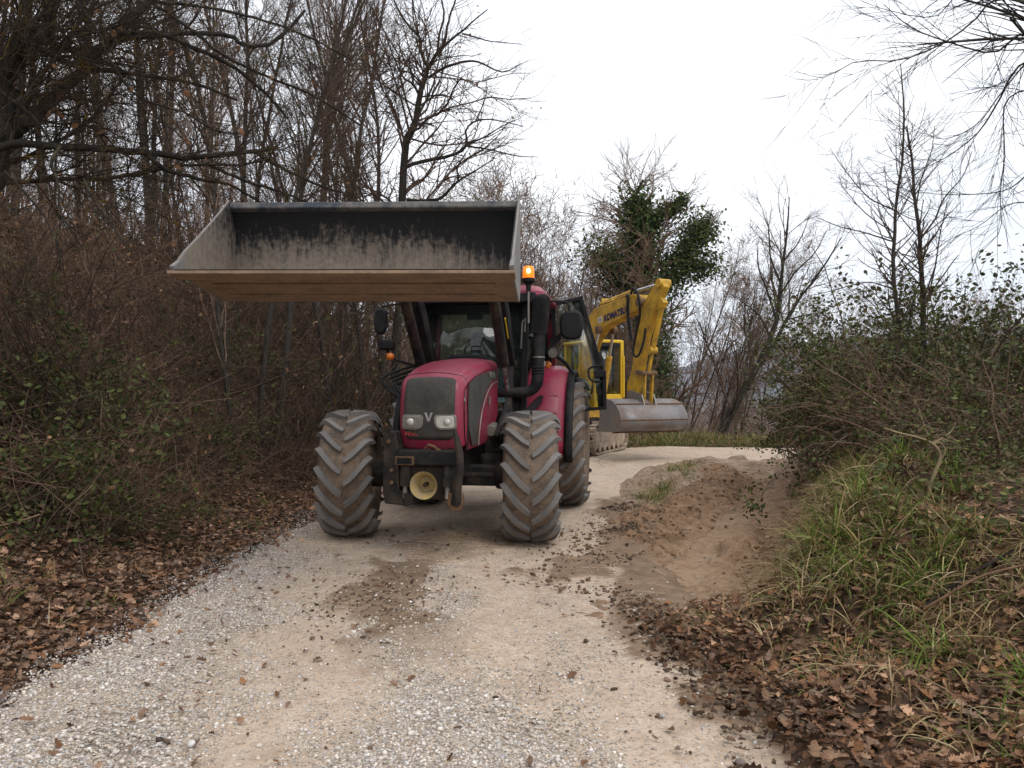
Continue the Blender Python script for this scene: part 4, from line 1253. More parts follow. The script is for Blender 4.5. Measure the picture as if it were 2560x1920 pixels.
for s in (-1, 1):
    sp_ = MB().prism([(s * (BW - 0.002), y, z - (0.02 if y < 0.9 and z < 0 else 0)) for y, z in side], (s, 0, 0), 0.016)
    so = sp_.build('side_plate', MAT['bucket_out'], BK, smooth=20)
    ins_ = MB().prism([(s * (BW - 0.010), y, z) for y, z in side], (s, 0, 0), 0.004)
    Vs = np.array(ins_.v)
    wv = []
    for p in ins_.v:
        wv.append((0.60 - 0.65 * p[2] - 0.20 * p[1]) if s < 0 else (-0.35 + 0.2 * (1 - p[1])))
    mi = ins_.mesh('side_lining', MAT['bucket_in'], 20)
    a_ = mi.attributes.new('wear', 'FLOAT', 'POINT')
    a_.data.foreach_set('value', wv)
    link('side_lining', mi, so)
    MB().bar((s * (BW + 0.004), 0.16, 0.085), (s * (BW + 0.004), 0.0, 0.0), 0.03, 0.05).build('side_cutter', MAT['bucket_out'], so, bevel=0.004)
for s in (-1, 1):
    MB().prism([(s * 0.5 - 0.03, 1.045, 0.06), (s * 0.5 - 0.03, 1.36, 0.16), (s * 0.5 - 0.03, 1.36, 0.42), (s * 0.5 - 0.03, 1.03, 0.5), (s * 0.5 - 0.03, 1.05, 0.3)], (1, 0, 0), 0.06).build('mount_bracket', MAT['chassis'], BK, bevel=0.01)

# ------------------------------------------------------------------ excavator
X = empty('excavator', (1.9, 20.8, 0), (0, 0, radians(24)))
tag(X, 'yellow crawler excavator with bent boom and wide ditching bucket, parked behind the tractor', 'excavator')
Xi = (Matrix.Translation((1.9, 20.8, 0)) @ Matrix.Rotation(radians(24), 4, 'Z')).inverted()
UM = Xi @ Matrix.Translation((1.45, 20.75, 0)) @ Matrix.Rotation(radians(-24), 4, 'Z')


def up3(p): return tuple(UM @ Vector(p))


shoe_me = MB().box((0, 0, 0), (0.50, 0.135, 0.03)).box((0, 0.03, 0.028), (0.50, 0.02, 0.03)).mesh('track_shoe', MAT['track'])
TL, TR_ = 2.3, 0.36
for s in (-1, 1):
    cr = empty('crawler', (0, 0, 0), (0, 0, 0), X)
    cr.matrix_local = UM @ Matrix.Translation((s * 0.98, 0, 0))
    per = 2 * TL + 2 * pi * TR_
    nsh = 46
    for i in range(nsh):
        d = per * i / nsh
        if d < TL: y, z, a = -TL / 2 + d, 0.0, pi
        elif d < TL + pi * TR_:
            t = (d - TL) / TR_
            y, z, a = TL / 2 + TR_ * sin(t), TR_ - TR_ * cos(t), pi + t
        elif d < 2 * TL + pi * TR_: y, z, a = TL / 2 - (d - TL - pi * TR_), 2 * TR_, 0
        else:
            t = (d - 2 * TL - pi * TR_) / TR_
            y, z, a = -TL / 2 - TR_ * sin(t), TR_ + TR_ * cos(t), t
        link('track_shoe', shoe_me, cr, (0, y, z + 0.04), (a, 0, 0))
    fr_ = [(-TL / 2, 0.14), (TL / 2, 0.14), (TL / 2 + 0.12, 0.38), (TL / 2, 0.64), (-TL / 2, 0.64), (-TL / 2 - 0.12, 0.38)]
    MB().prism([(-0.17, y, z) for y, z in fr_], (1, 0, 0), 0.34).build('track_frame', MAT['track'], cr, bevel=0.03)
    for yy in (-TL / 2, TL / 2):
        MB().lathe([(-0.19, 0.001), (-0.19, 0.26), (-0.15, 0.31), (0.15, 0.31), (0.19, 0.26), (0.19, 0.001)], 24, 'x', (0, yy, 0.40)).build('sprocket', MAT['track'], cr, smooth=40)
    for k in range(5):
        MB().lathe([(-0.18, 0.001), (-0.18, 0.10), (0.18, 0.10), (0.18, 0.001)], 14, 'x', (0, -TL / 2 + 0.35 + k * 0.4, 0.16)).build('roller', MAT['track'], cr, smooth=40)
MB().prism([up3(p) for p in ((-0.8, -0.7, 0.45), (0.8, -0.7, 0.45), (0.8, 0.7, 0.45), (-0.8, 0.7, 0.45))], (0, 0, 1), 0.25).build('undercarriage', MAT['track'], X, bevel=0.04)
MB().cyl((0, 0, 0.6), (0, 0, 0.9), 0.55, n=28).build('slew_ring', MAT['chassis'], X)
# dozer blade arm and house
MB().prism([(-1.15, -0.55, 0.88), (1.15, -0.55, 0.88), (1.15, 1.3, 0.88), (0.8, 1.75, 0.88), (-0.8, 1.75, 0.88), (-1.15, 1.3, 0.88)], (0, 0, 1), 0.22).build('deck', MAT['yellow'], X, bevel=0.03)
MB().prism([(-1.15, -0.35, 1.12), (-0.28, -0.35, 1.12), (-0.28, 1.72, 1.12), (-0.8, 1.72, 1.12), (-1.15, 1.28, 1.12)], (0, 0, 1), 0.75).build('engine_house', MAT['yellow'], X, bevel=0.06)
MB().prism([(-1.0, 1.35, 1.05), (1.0, 1.35, 1.05), (0.8, 1.86, 1.05), (-0.8, 1.86, 1.05)], (0, 0, 1), 0.70).build('counterweight', MAT['yellow'], X, bevel=0.08)
MB().prism([(-0.9, -0.62, 0.82), (-0.3, -0.62, 0.82), (-0.3, -0.62, 1.05), (-0.9, -0.62, 1.05)], (0, -1, 0), 0.14).build('toolbox', MAT['yellow_clean'], X, bevel=0.02)
# cab
cx0, cx1, cy0, cy1, cz0, cz1 = 0.16, 1.06, -0.25, 1.42, 1.08, 2.93
MB().box(((cx0 + cx1) / 2, (cy0 + cy1) / 2, 1.28), (cx1 - cx0, cy1 - cy0, 0.42)).build('cab_base', MAT['yellow_clean'], X, bevel=0.03)
MB().box(((cx0 + cx1) / 2, (cy0 + cy1) / 2 + 0.03, cz1 - 0.05), (cx1 - cx0 + 0.05, cy1 - cy0 + 0.06, 0.11)).build('cab_roof', MAT['yellow_clean'], X, bevel=0.045)
for x, y, w in ((cx0 + 0.04, cy0 + 0.04, 0.075), (cx1 - 0.04, cy0 + 0.04, 0.10), (cx0 + 0.04, cy1 - 0.05, 0.10), (cx1 - 0.04, cy1 - 0.05, 0.10), (cx0 + 0.03, 0.55, 0.07), (cx1 - 0.03, 0.55, 0.07)):
    MB().box((x, y, 2.18), (w, w, 1.46)).build('cab_post', MAT['yellow_clean'], X, bevel=0.02)
MB().bar((cx1 - 0.01, cy0 - 0.02, 1.4), (cx1 - 0.01, cy0 - 0.02, 2.5), 0.05, 0.05, up=(0, 1, 0)).build('grab_rail', MAT['yellow_clean'], X, bevel=0.01)
MB().box(((cx0 + cx1) / 2 + 0.16, cy0 + 0.06, 2.15), (0.05, 0.05, 1.3)).build('door_post', MAT['black'], X)
MB().box(((cx0 + cx1) / 2, cy0 + 0.02, 2.80), (0.74, 0.03, 0.09)).build('window_header', MAT['black'], X)
MB().add([(cx0 + 0.07, cy0 + 0.03, 1.5), (cx1 - 0.08, cy0 + 0.03, 1.5), (cx1 - 0.08, cy0 + 0.05, 2.85), (cx0 + 0.07, cy0 + 0.05, 2.85)], [(0, 1, 2, 3)]).build('front_window', MAT['glass'], X, solid=0.006)
for a_, b_ in ((cy0 + 0.1, 0.5), (0.6, cy1 - 0.12)):
    MB().add([(cx0 + 0.02, a_, 1.52), (cx0 + 0.02, b_, 1.52), (cx0 + 0.02, b_, 2.82), (cx0 + 0.02, a_, 2.82)], [(0, 1, 2, 3)]).build('side_window', MAT['glass'], X, solid=0.006)
    MB().prism([(cx0 + 0.008, a_ - 0.02, 1.50), (cx0 + 0.008, b_ + 0.02, 1.50), (cx0 + 0.008, b_ + 0.02, 1.55), (cx0 + 0.008, a_ - 0.02, 1.55)], (-1, 0, 0), 0.006).build('window_seal', MAT['black'], X)
MB().box((0.6, 0.75, 1.75), (0.5, 0.5, 0.14)).build('seat', MAT['seat'], X, bevel=0.04)
MB().box((0.6, 0.98, 2.1), (0.5, 0.13, 0.7)).build('backrest', MAT['seat'], X, bevel=0.05)

# boom: outline in the boom plane (y forward is negative), 0.30 m thick
bo = [(0.30, 1.75), (0.02, 1.62), (-0.30, 2.1), (-0.75, 2.85), (-1.12, 3.10), (-1.55, 3.22), (-2.60, 3.42), (-2.88, 3.50), (-2.95, 3.66), (-2.82, 3.80), (-2.55, 3.84), (-0.95, 3.70), (-0.72, 3.66), (-0.42, 3.46), (-0.02, 2.5)]
BT = 0.26
boom = MB().prism([(-BT / 2, y, z) for y, z in bo], (1, 0, 0), BT).build('boom', MAT['yellow'], X, bevel=0.02)
MB().cyl((-0.26, 0.12, 1.85), (0.26, 0.12, 1.85), 0.11, n=16).build('pivot', MAT['yellow'], boom)
for sx in (-1, 1):
    bc_ = MB().cyl((sx * 0.24, -0.62, 1.55), (sx * 0.24, -0.90, 2.45), 0.075, n=14).build('boom_cylinder', MAT['yellow'], X)
    MB().cyl((sx * 0.24, -0.90, 2.45), (sx * 0.20, -1.16, 3.12), 0.035, n=10).build('rod', MAT['chrome'], bc_)
    MB().cyl((sx * 0.16, -1.14, 3.10), (sx * 0.28, -1.14, 3.10), 0.10, n=14).build('cylinder_eye', MAT['rust'], bc_)
ac = MB().cyl((0, -0.92, 3.76), (0, -2.40, 3.92), 0.075, n=14).build('arm_cylinder', MAT['yellow'], X)
MB().cyl((0, -2.40, 3.92), (0, -2.46, 3.925), 0.09, n=14).build('gland', MAT['chassis'], ac)
MB().cyl((0, -2.46, 3.925), (0, -3.60, 3.98), 0.035, n=10).build('rod', MAT['chrome'], ac)
for y_ in (-1.0, -1.5):
    MB().prism([(-0.10, y_, 3.68), (-0.10, y_ - 0.16, 3.69), (-0.10, y_ - 0.10, 3.90 if y_ > -1.2 else 3.84), (-0.10, y_ - 0.04, 3.90 if y_ > -1.2 else 3.84)], (1, 0, 0), 0.2).build('cylinder_lug', MAT['yellow'], ac, bevel=0.01)
MB().tube([(-0.09, -1.0, 3.76), (-0.09, -1.8, 3.80), (-0.10, -2.5, 3.88)], 0.022, 6).build('hydraulic_pipe', MAT['yellow'], boom)
me = text_mesh('lettering', 'KOMATSU', 0.215, MAT['blue_print'], 0.002, 0.0, 0.012)
lo = link('lettering', me, boom)
# lettering lies on the boom's -x side and runs forward along it
R3 = Matrix(((0, 0, -1), (-1, 0, 0), (0, 1, 0))).to_4x4()
lo.matrix_local = Matrix.Translation((-BT / 2 - 0.004, -1.76, 3.43)) @ Matrix.Rotation(radians(-7.5), 4, 'X') @ R3
st_ = MB().box((-BT / 2 - 0.003, -1.06, 3.36), (0.006, 0.20, 0.15), (radians(-7.5), 0, 0)).build('sticker', MAT['white_print'], boom)
me = text_mesh('sticker_mark', 'A4', 0.10, MAT['black_clean'], 0.001, 0.1)
so_ = link('sticker_mark', me, st_)
so_.matrix_local = Matrix.Translation((-BT / 2 - 0.008, -1.06, 3.36)) @ Matrix.Rotation(radians(-7.5), 4, 'X') @ R3

# dipper arm
ao = [(-3.42, 4.26), (-3.62, 4.26), (-3.80, 3.95), (-3.62, 3.3), (-3.32, 2.35), (-3.02, 1.62), (-2.62, 1.45), (-2.20, 1.45), (-2.16, 1.62), (-2.52, 1.98), (-2.60, 2.4), (-2.74, 3.2), (-2.86, 3.75), (-3.10, 4.02)]
ao = [(-3.50, 4.05), (-3.66, 4.05), (-3.74, 3.88), (-3.36, 3.36), (-3.00, 2.80), (-2.74, 1.95), (-2.56, 1.52), (-2.26, 1.50), (-2.22, 1.72), (-2.43, 2.05), (-2.58, 2.7), (-2.82, 3.32), (-2.95, 3.60), (-3.25, 3.88)]
arm2 = MB().prism([(-0.09, y, z) for y, z in ao], (1, 0, 0), 0.18).build('dipper_arm', MAT['yellow'], X, bevel=0.02)
MB().cyl((-0.15, -3.60, 3.97), (0.15, -3.60, 3.97), 0.10, n=16).build('pivot', MAT['yellow'], arm2)
MB().cyl((-0.20, -2.86, 3.62), (0.20, -2.86, 3.62), 0.10, n=16).build('pivot', MAT['rust'], arm2)
bcy = MB().cyl((0, -3.55, 3.46), (0, -3.16, 2.45), 0.060, n=16).build('bucket_cylinder', MAT['yellow'], X)
MB().cyl((0, -3.16, 2.45), (0, -3.02, 1.98), 0.040, n=10).build('rod', MAT['yellow'], bcy)
MB().prism([(-0.07, -3.55, 3.68), (-0.07, -3.70, 3.54), (-0.07, -3.62, 3.42), (-0.07, -3.40, 3.38)], (1, 0, 0), 0.14).build('cylinder_lug', MAT['yellow'], bcy, bevel=0.01)
MB().lathe([(-0.09, 0.001), (-0.09, 0.09), (0.09, 0.09), (0.09, 0.001)], 16, 'x', (0, -3.17, 2.50)).build('gland', MAT['yellow'], bcy, smooth=40)
for sx in (-1, 1):
    MB().bar((sx * 0.15, -2.72, 2.02), (sx * 0.15, -3.02, 1.98), 0.04, 0.10).build('link_bar', MAT['rust'], X, bevel=0.01)
    MB().bar((sx * 0.10, -3.02, 1.98), (sx * 0.10, -2.96, 1.28), 0.04, 0.10).build('link_rod', MAT['yellow'], X, bevel=0.01)
MB().cyl((-0.20, -3.02, 1.98), (0.20, -3.02, 1.98), 0.06, n=14).build('link_pin', MAT['rust'], X)
for k, dx in enumerate((-0.17, -0.20)):
    pts = [(dx, -2.55, 3.86), (dx - 0.08, -2.80, 3.95), (dx - 0.10, -3.02, 3.72), (dx - 0.04, -2.98 + 0.05 * k, 3.30), (dx, -2.72, 2.80), (dx - 0.05, -2.72, 2.45), (dx - 0.05, -2.92, 2.38), (dx, -3.05, 2.65), (dx, -3.15, 3.0)]
    if k: pts = [(dx, -2.40, 3.80), (dx - 0.04, -2.52, 3.78), (dx - 0.03, -2.50, 3.4), (dx, -2.55, 2.95), (dx, -2.62, 2.75)]
    MB().tube([tuple(p) for p in spline(pts, 30)], 0.028 if k == 0 else 0.04, 7).build('hose', MAT['black_clean'], X)

# ditching bucket, open side away from the camera
db = [(-2.30, 1.36), (-2.62, 1.40), (-2.92, 1.34), (-3.14, 1.20), (-3.26, 1.02), (-3.28, 0.86), (-3.20, 0.74), (-2.95, 0.66), (-2.60, 0.64), (-2.25, 0.66)]
dbs = spline(db, 22)
DW = 0.88
dbk = MB().grid([[(x, y, z) for x in np.linspace(-DW, DW, 5)] for y, z in dbs]).build('ditching_bucket', MAT['ditch_bucket'], X, smooth=50, solid=0.02)
for s in (-1, 1):
    MB().prism([(s * DW, y, z) for y, z in dbs] + [(s * DW, -2.35, 0.95)], (s, 0, 0), 0.02).build('side_plate', MAT['ditch_bucket'], dbk)
for sx in (-0.16, 0.16):
    MB().prism([(sx - 0.015, -2.45, 1.38), (sx - 0.015, -3.10, 1.20), (sx - 0.015, -3.06, 1.36), (sx - 0.015, -2.98, 1.50), (sx - 0.015, -2.5, 1.60), (sx - 0.015, -2.35, 1.50)], (1, 0, 0), 0.03).build('ear', MAT['steel'], dbk)
MB().box((0, -2.25, 0.645), (2 * DW, 0.14, 0.03)).build('cutting_edge', MAT['steel'], dbk)

for yy_, zz_ in ((-3.05, 1.285), (-3.285, 0.93), (-2.9, 0.635)):
    MB().cyl((-DW - 0.01, yy_, zz_), (DW + 0.01, yy_, zz_), 0.016, n=8).build('wear_strip', MAT['rust'], dbk)

# ------------------------------------------------------------------ bare trees
def unit(a):
    return a / np.maximum(np.linalg.norm(a, axis=-1, keepdims=True), 1e-9)


def grow(rg_, S, D, L, R0, n, wander, up=0.0, taper=0.35, bias=None):
    """grow b branches at once: returns points (b, n+1, 3) and radii (b, n+1)"""
    b = len(S)
    P = np.empty((b, n + 1, 3)); R = np.empty((b, n + 1))
    P[:, 0] = S; R[:, 0] = R0
    D = unit(np.array(D, float))
    step = (L / n)[:, None]
    for i in range(1, n + 1):
        D = D + rg_.normal(size=(b, 3)) * wander
        D[:, 2] += up
        if bias is not None: D = D + bias
        D = unit(D)
        P[:, i] = P[:, i - 1] + D * step
        R[:, i] = R0 * (1 - (1 - taper) * i / n)
    return P, R


def sprout(rg_, P, R, per, t0, t1, ang, lrat, rrat, lmin=0.0, ang_j=0.25, lpow=0.5, flat=None):
    """children of branches: start, direction, length, radius"""
    b, m, _ = P.shape
    seg = np.linalg.norm(np.diff(P, axis=1), axis=2).sum(1)
    k = int(b * per)
    own = rg_.choice(b, k, p=seg / seg.sum()) if per < 40 else np.repeat(np.arange(b), int(per))
    k = len(own)
    t = t0 + (t1 - t0) * rg_.random(k)
    f = t * (m - 1)
    i = np.minimum(f.astype(int), m - 2)
    w = (f - i)[:, None]
    S = P[own, i] * (1 - w) + P[own, i + 1] * w
    rr = R[own, i] * (1 - w[:, 0]) + R[own, i + 1] * w[:, 0]
    tan_ = unit(P[own, i + 1] - P[own, i])
    q = rg_.normal(size=(k, 3))
    if flat is not None: q[:, 2] *= flat
    q = unit(q - tan_ * (q * tan_).sum(1, keepdims=True))
    a = np.clip(ang + rg_.normal(size=k) * ang_j, 0.15, 1.9)[:, None]
    D = tan_ * np.cos(a) + q * np.sin(a)
    L = np.maximum(seg[own] * lrat * (1 - 0.55 * t) ** lpow * rg_.uniform(0.6, 1.3, k), lmin)
    return S, D, L, np.maximum(rr * rrat, 0.0022)


def tubes(items):
    """items: list of (P, R, sides); returns verts, list of quad arrays"""
    Vs, Fs, off = [], [], 0
    for P, R, k in items:
        b, m, _ = P.shape
        T_ = np.empty_like(P)
        T_[:, 1:-1] = P[:, 2:] - P[:, :-2]
        T_[:, 0] = P[:, 1] - P[:, 0]
        T_[:, -1] = P[:, -1] - P[:, -2]
        T_ = unit(T_)
        ref = np.tile(np.array([0.31, 0.52, 0.79]), (b, 1))
        par = np.abs((unit(P[:, -1] - P[:, 0]) * ref).sum(1)) > 0.8
        ref[par] = [0.8, -0.5, 0.1]
        A = unit(np.cross(T_, ref[:, None, :]))
        B = np.cross(T_, A)
        th = np.arange(k) * 2 * pi / k
        ring = P[:, :, None, :] + (A[:, :, None, :] * np.cos(th)[:, None] + B[:, :, None, :] * np.sin(th)[:, None]) * R[:, :, None, None]
        Vs.append(ring.reshape(-1, 3))
        base = off + (np.arange(b)[:, None, None] * m + np.arange(m - 1)[None, :, None]) * k
        q = np.arange(k)[None, None, :]
        q2 = (np.arange(k) + 1) % k
        f = np.stack([base + q, base + q2[None, None, :], base + k + q2[None, None, :], base + k + q], -1)
        Fs.append(f.reshape(-1, 4))
        off += b * m * k
    return np.concatenate(Vs), np.concatenate(Fs)


def tube_mesh(name, items, mat):
    V_, F_ = tubes(items)
    return np_mesh(name, V_, F_, mat, True)


LEAF_SHAPE = np.array([(0, 0), (0.28, 0.25), (0.36, 0.55), (0.2, 0.85), (0, 1.0), (-0.2, 0.85), (-0.36, 0.55), (-0.28, 0.25)])


def leaves_at(rg_, C, size, cols, normal_bias=None, shape=LEAF_SHAPE, curl=0.25, spread=1.0, flat=0.0):
    """small leaf polygons at points C; returns verts, faces, vertex colours"""
    k = len(C); m = len(shape)
    nrm_ = rg_.normal(size=(k, 3))
    if normal_bias is not None: nrm_ = nrm_ * spread + normal_bias
    nrm_ = unit(nrm_)
    a = unit(np.cross(nrm_, rg_.normal(size=(k, 3))))
    b = np.cross(nrm_, a)
    s = size * rg_.uniform(0.6, 1.25, k)
    lx, ly = shape[:, 0], shape[:, 1] - 0.5
    cz = curl * (lx ** 2 * 2.0 + (ly ** 2) * rg_.normal(0.2, 0.9, (k, 1)))
    asp = rg_.uniform(0.55, 1.2, (k, 1, 1))
    V_ = C[:, None, :] + s[:, None, None] * (a[:, None, :] * asp * lx[None, :, None] + b[:, None, :] * ly[None, :, None] + nrm_[:, None, :] * cz[:, :, None])
    F_ = (np.arange(k)[:, None] * m + np.arange(m)[None, :])
    ci = cols[rg_.integers(0, len(cols), k)] * rg_.uniform(0.65, 1.3, (k, 1))
    return V_.reshape(-1, 3), F_, np.repeat(ci, m, 0)


DEAD = np.array([(0.24, 0.13, 0.075), (0.33, 0.19, 0.11), (0.17, 0.09, 0.05)])
IVY = np.array([(0.055, 0.085, 0.024), (0.080, 0.118, 0.032), (0.042, 0.062, 0.020), (0.11, 0.14, 0.045)])
BRAM = np.array([(0.070, 0.088, 0.026), (0.092, 0.112, 0.032), (0.050, 0.062, 0.022), (0.125, 0.130, 0.042), (0.105, 0.075, 0.038)])


def place_tree(name, meshes, loc, rotz=0, scale=1.0, tilt=(0, 0)):
    r = empty(name, loc, (tilt[0], tilt[1], rotz))
    r.scale = (scale,) * 3
    for nm, me in meshes: link(nm, me, r)
    return r


def limb_points(limbs, n=15):
    """limbs: list of (list of (u, v, Y), r0_px, r1_px) in photo pixels -> P, R arrays"""
    P, R = [], []
    for pts, r0, r1 in limbs:
        w = np.array([at(*p) for p in pts])
        Y = np.array([p[2] for p in pts])
        s = spline(w, n)
        yy = np.interp(np.linspace(0, 1, n), np.linspace(0, 1, len(Y)), Y)
        P.append(s)
        R.append(np.linspace(r0, r1, n) * yy / FPX)
    return np.array(P), np.array(R)


def rooted(P, n):
    """carry the first limb down into the ground below it"""
    b = P[0, 0]
    g = gz(b[0], b[1])[0] - 0.15
    if b[2] > g + 0.05:
        k = max(2, int((b[2] - g) / 0.6))
        ext = np.stack([b + (np.array([b[0] - 0.06 * (b[2] - g), b[1], g]) - b) * t for t in np.linspace(1, 0, k + 1)[:-1]])
        P[0] = spline(np.vstack([ext, P[0]]), n)
    return P


def ray_ground(u, v):
    """distance at which the view through a pixel meets the ground"""
    for Y in np.arange(3.0, 30.0, 0.05):
        p = at(u, v, Y)
        if gz(p[0], Y)[0] >= p[2]: return float(Y)
    return 30.0


def hero_tree(name, limbs, label, rs, bark, twigmat, spec, dead=0, n=15, ntrunk=1, cat='tree', group=None, dead_size=0.07, slim=1.0):
    """spec: list of (per, t0, t1, angle, len_ratio, rad_ratio, npts, wander, up, sides, lmin)"""
    rg_ = np.random.default_rng(rs)
    P, R = limb_points(limbs, n)
    R = R * slim
    P = rooted(P, n)
    base = P[0, 0].copy()
    P = P - base
    jit = rg_.normal(size=P.shape) * R[..., None] * 0.25
    jit[:, 0] = 0
    P = P + jit
    root = empty(name, base)
    link('trunk', tube_mesh('trunk', [(P[:ntrunk], R[:ntrunk], 9)], bark), root)
    if len(P) > ntrunk:
        for i in range(ntrunk, len(P)):
            link('limb', tube_mesh('limb', [(P[i:i + 1], R[i:i + 1], 7)], bark), root)
    cur = (P, R); items = []
    for (per, t0, t1, ang, lr, rr, m, wd, up_, sides, lmin) in spec:
        S, D, L, R0 = sprout(rg_, cur[0], cur[1], per, t0, t1, ang, lr, rr, lmin)
        L = np.minimum(L, 3.2)
        cur = grow(rg_, S, D, L, R0, m, wd, up_, 0.4)
        items.append((cur[0], cur[1], sides))
    link('crown', tube_mesh('crown', items, twigmat), root)
    if dead:
        pick = rg_.choice(len(cur[0]), dead)
        C = cur[0][pick, -1] + rg_.normal(size=(dead, 3)) * 0.02
        V_, F_, c_ = leaves_at(rg_, C, dead_size, DEAD)
        link('dead_leaves', np_mesh('dead_leaves', V_, F_, MAT['litter'], False, {'col': c_}), root)
    return tag(root, label, cat, group)


c0 = lambda x, y, Y: (x * 0.422, y * 0.422, Y)                    # crop used when measuring the left oak
limbs = [
    ([c0(-160, 1500, 6.6), c0(-60, 1000, 6.8), c0(0, 700, 7.0), c0(20, 430, 7.0), c0(120, 300, 7.0), c0(225, 220, 7.1), c0(290, 40, 7.2), c0(330, -200, 7.3)], 48, 13),
    ([c0(-40, 830, 6.9), c0(110, 760, 7.0), c0(240, 640, 7.2), c0(390, 500, 7.4), c0(630, 250, 7.7), c0(880, 0, 8.0), c0(1010, -160, 8.1)], 26, 12),
    ([c0(110, 310, 7.0), c0(260, 290, 7.0), c0(330, 330, 7.0), c0(500, 405, 7.2), c0(700, 420, 7.4), c0(900, 450, 7.6), c0(1150, 490, 7.8), c0(1400, 590, 8.0)], 12, 4),
    ([c0(-60, 900, 6.6), c0(60, 840, 6.6), c0(240, 860, 6.7), c0(640, 880, 7.0), c0(870, 905, 7.2), c0(1090, 935, 7.4), c0(1300, 915, 7.6), c0(1500, 895, 7.8), c0(1640, 870, 8.0)], 14, 6),
    ([c0(860, 910, 7.2), c0(1000, 1010, 7.3), c0(1230, 1070, 7.5), c0(1360, 1095, 7.6), c0(1560, 1210, 7.8)], 8, 3),
    ([c0(1500, 895, 7.8), c0(1640, 980, 8.0), c0(1850, 1080, 8.2), c0(2020, 1140, 8.4)], 6, 3.5),
    ([c0(1230, 970, 7.5), c0(1420, 1060, 7.6), c0(1620, 1120, 7.8), c0(1830, 1200, 8.0)], 6, 3),
    ([c0(560, 290, 7.6), c0(700, 195, 7.7), c0(930, 195, 7.8), c0(1180, 290, 8.0), c0(1390, 400, 8.2), c0(1550, 530, 8.4), c0(1700, 700, 8.6)], 10, 4),
    ([c0(620, 250, 7.7), c0(900, 200, 7.8), c0(1330, 200, 8.3), c0(1440, 260, 8.4), c0(1620, 240, 8.6), c0(1800, 60, 8.9)], 9, 5),
    ([c0(420, -40, 6.4), c0(560, 160, 6.4), c0(640, 340, 6.5), c0(800, 560, 6.6), c0(1080, 660, 6.8), c0(1300, 780, 7.0), c0(1480, 770, 7.2)], 5, 2.5),
    ([c0(880, 0, 8.0), c0(1100, 150, 7.9), c0(1330, 330, 8.0), c0(1560, 440, 8.2), c0(1850, 560, 8.4), c0(2133, 740, 8.8)], 6, 3),
    ([c0(350, 860, 6.5), c0(300, 960, 6.4), c0(340, 1100, 6.3), c0(350, 1250, 6.2), c0(440, 1400, 6.1), c0(490, 1480, 6.1)], 6, 2),
    ([c0(490, 1060, 6.3), c0(560, 1200, 6.2), c0(660, 1340, 6.2), c0(765, 1490, 6.1)], 4, 2.6),
    ([c0(20, 1010, 6.2), c0(160, 1160, 6.2), c0(280, 1320, 6.1), c0(350, 1500, 6.0), c0(345, 1600, 6.0)], 4, 2.2),
    ([c0(0, 540, 6.6), c0(200, 700, 6.6), c0(330, 880, 6.6), c0(480, 960, 6.7), c0(720, 1080, 6.8)], 6, 2),
    ([c0(880, 0, 8.0), c0(1250, 40, 8.2), c0(1700, 160, 8.6), c0(2050, 330, 9.0)], 6, 2.5),
]
OAK_SPEC = [(11, 0.12, 1.0, 0.75, 0.42, 0.20, 8, 0.16, 0.0, 5, 0.5), (10, 0.1, 1.0, 0.7, 0.48, 0.50, 6, 0.16, 0.0, 3, 0.25), (4.5, 0.1, 1.0, 0.7, 0.5, 0.6, 4, 0.14, 0.0, 3, 0.12)]
hero_tree('oak_tree', limbs, 'old lichened oak at the photo edge with long limbs reaching over the loader bucket', 21,
          MAT['bark_oak'], MAT['bark_lichen'], OAK_SPEC, dead=120, n=22, slim=0.78)

cB = lambda x, y, Y=15.0: (800 + 0.3375 * x, 0.3375 * y, Y)
limbs = [
    ([cB(600, 2000), cB(615, 1500), cB(640, 1050), cB(690, 930), cB(735, 700), cB(785, 540), cB(805, 490)], 17, 7),
    ([cB(805, 490), cB(770, 430), cB(745, 350), cB(740, 280), cB(640, 160), cB(560, 30), cB(530, -60)], 6, 2.4),
    ([cB(805, 490), cB(835, 430), cB(920, 330), cB(1050, 220), cB(1130, 150), cB(1240, 60)], 6, 1.6),
    ([cB(800, 570), cB(900, 500), cB(1050, 450), cB(1170, 450), cB(1350, 525), cB(1500, 460)], 5.5, 1.5),
    ([cB(870, 380), cB(880, 250), cB(915, 120), cB(900, 0), cB(880, -80)], 4.5, 2),
    ([cB(920, 330), cB(950, 150), cB(1000, 0), cB(1020, -80)], 4, 2),
    ([cB(730, 690), cB(680, 610), cB(610, 560), cB(530, 380), cB(460, 190)], 4.5, 1.4),
    ([cB(690, 610), cB(665, 500), cB(660, 430)], 4, 2.5),
    ([cB(1050, 240), cB(1160, 270), cB(1280, 300), cB(1500, 320)], 3, 1),
    ([cB(620, 1240), cB(760, 1190), cB(900, 1165), cB(1040, 1120), cB(1090, 1050), cB(1080, 950), cB(1150, 895), cB(1280, 880), cB(1500, 930)], 7, 1.4),
    ([cB(1090, 1060), cB(1200, 1020), cB(1350, 930), cB(1480, 870)], 3.5, 1),
    ([cB(1090, 1080), cB(1250, 1100), cB(1450, 1150), cB(1620, 1160)], 3.5, 1),
    ([cB(1150, 895), cB(1210, 760), cB(1240, 640)], 2.5, 1),
    ([cB(640, 1480), cB(850, 1480), cB(960, 1400), cB(1020, 1340), cB(1150, 1260), cB(1280, 1180)], 7, 1.5),
    ([cB(1020, 1340), cB(1020, 1230), cB(1080, 1130)], 3.5, 2),
    ([cB(600, 960), cB(560, 840), cB(520, 735)], 3.5, 2.5),
    ([cB(740, 710), cB(840, 700), cB(925, 690)], 3, 1.2),
    ([cB(700, 910), cB(790, 910), cB(845, 930)], 3.5, 2),
]
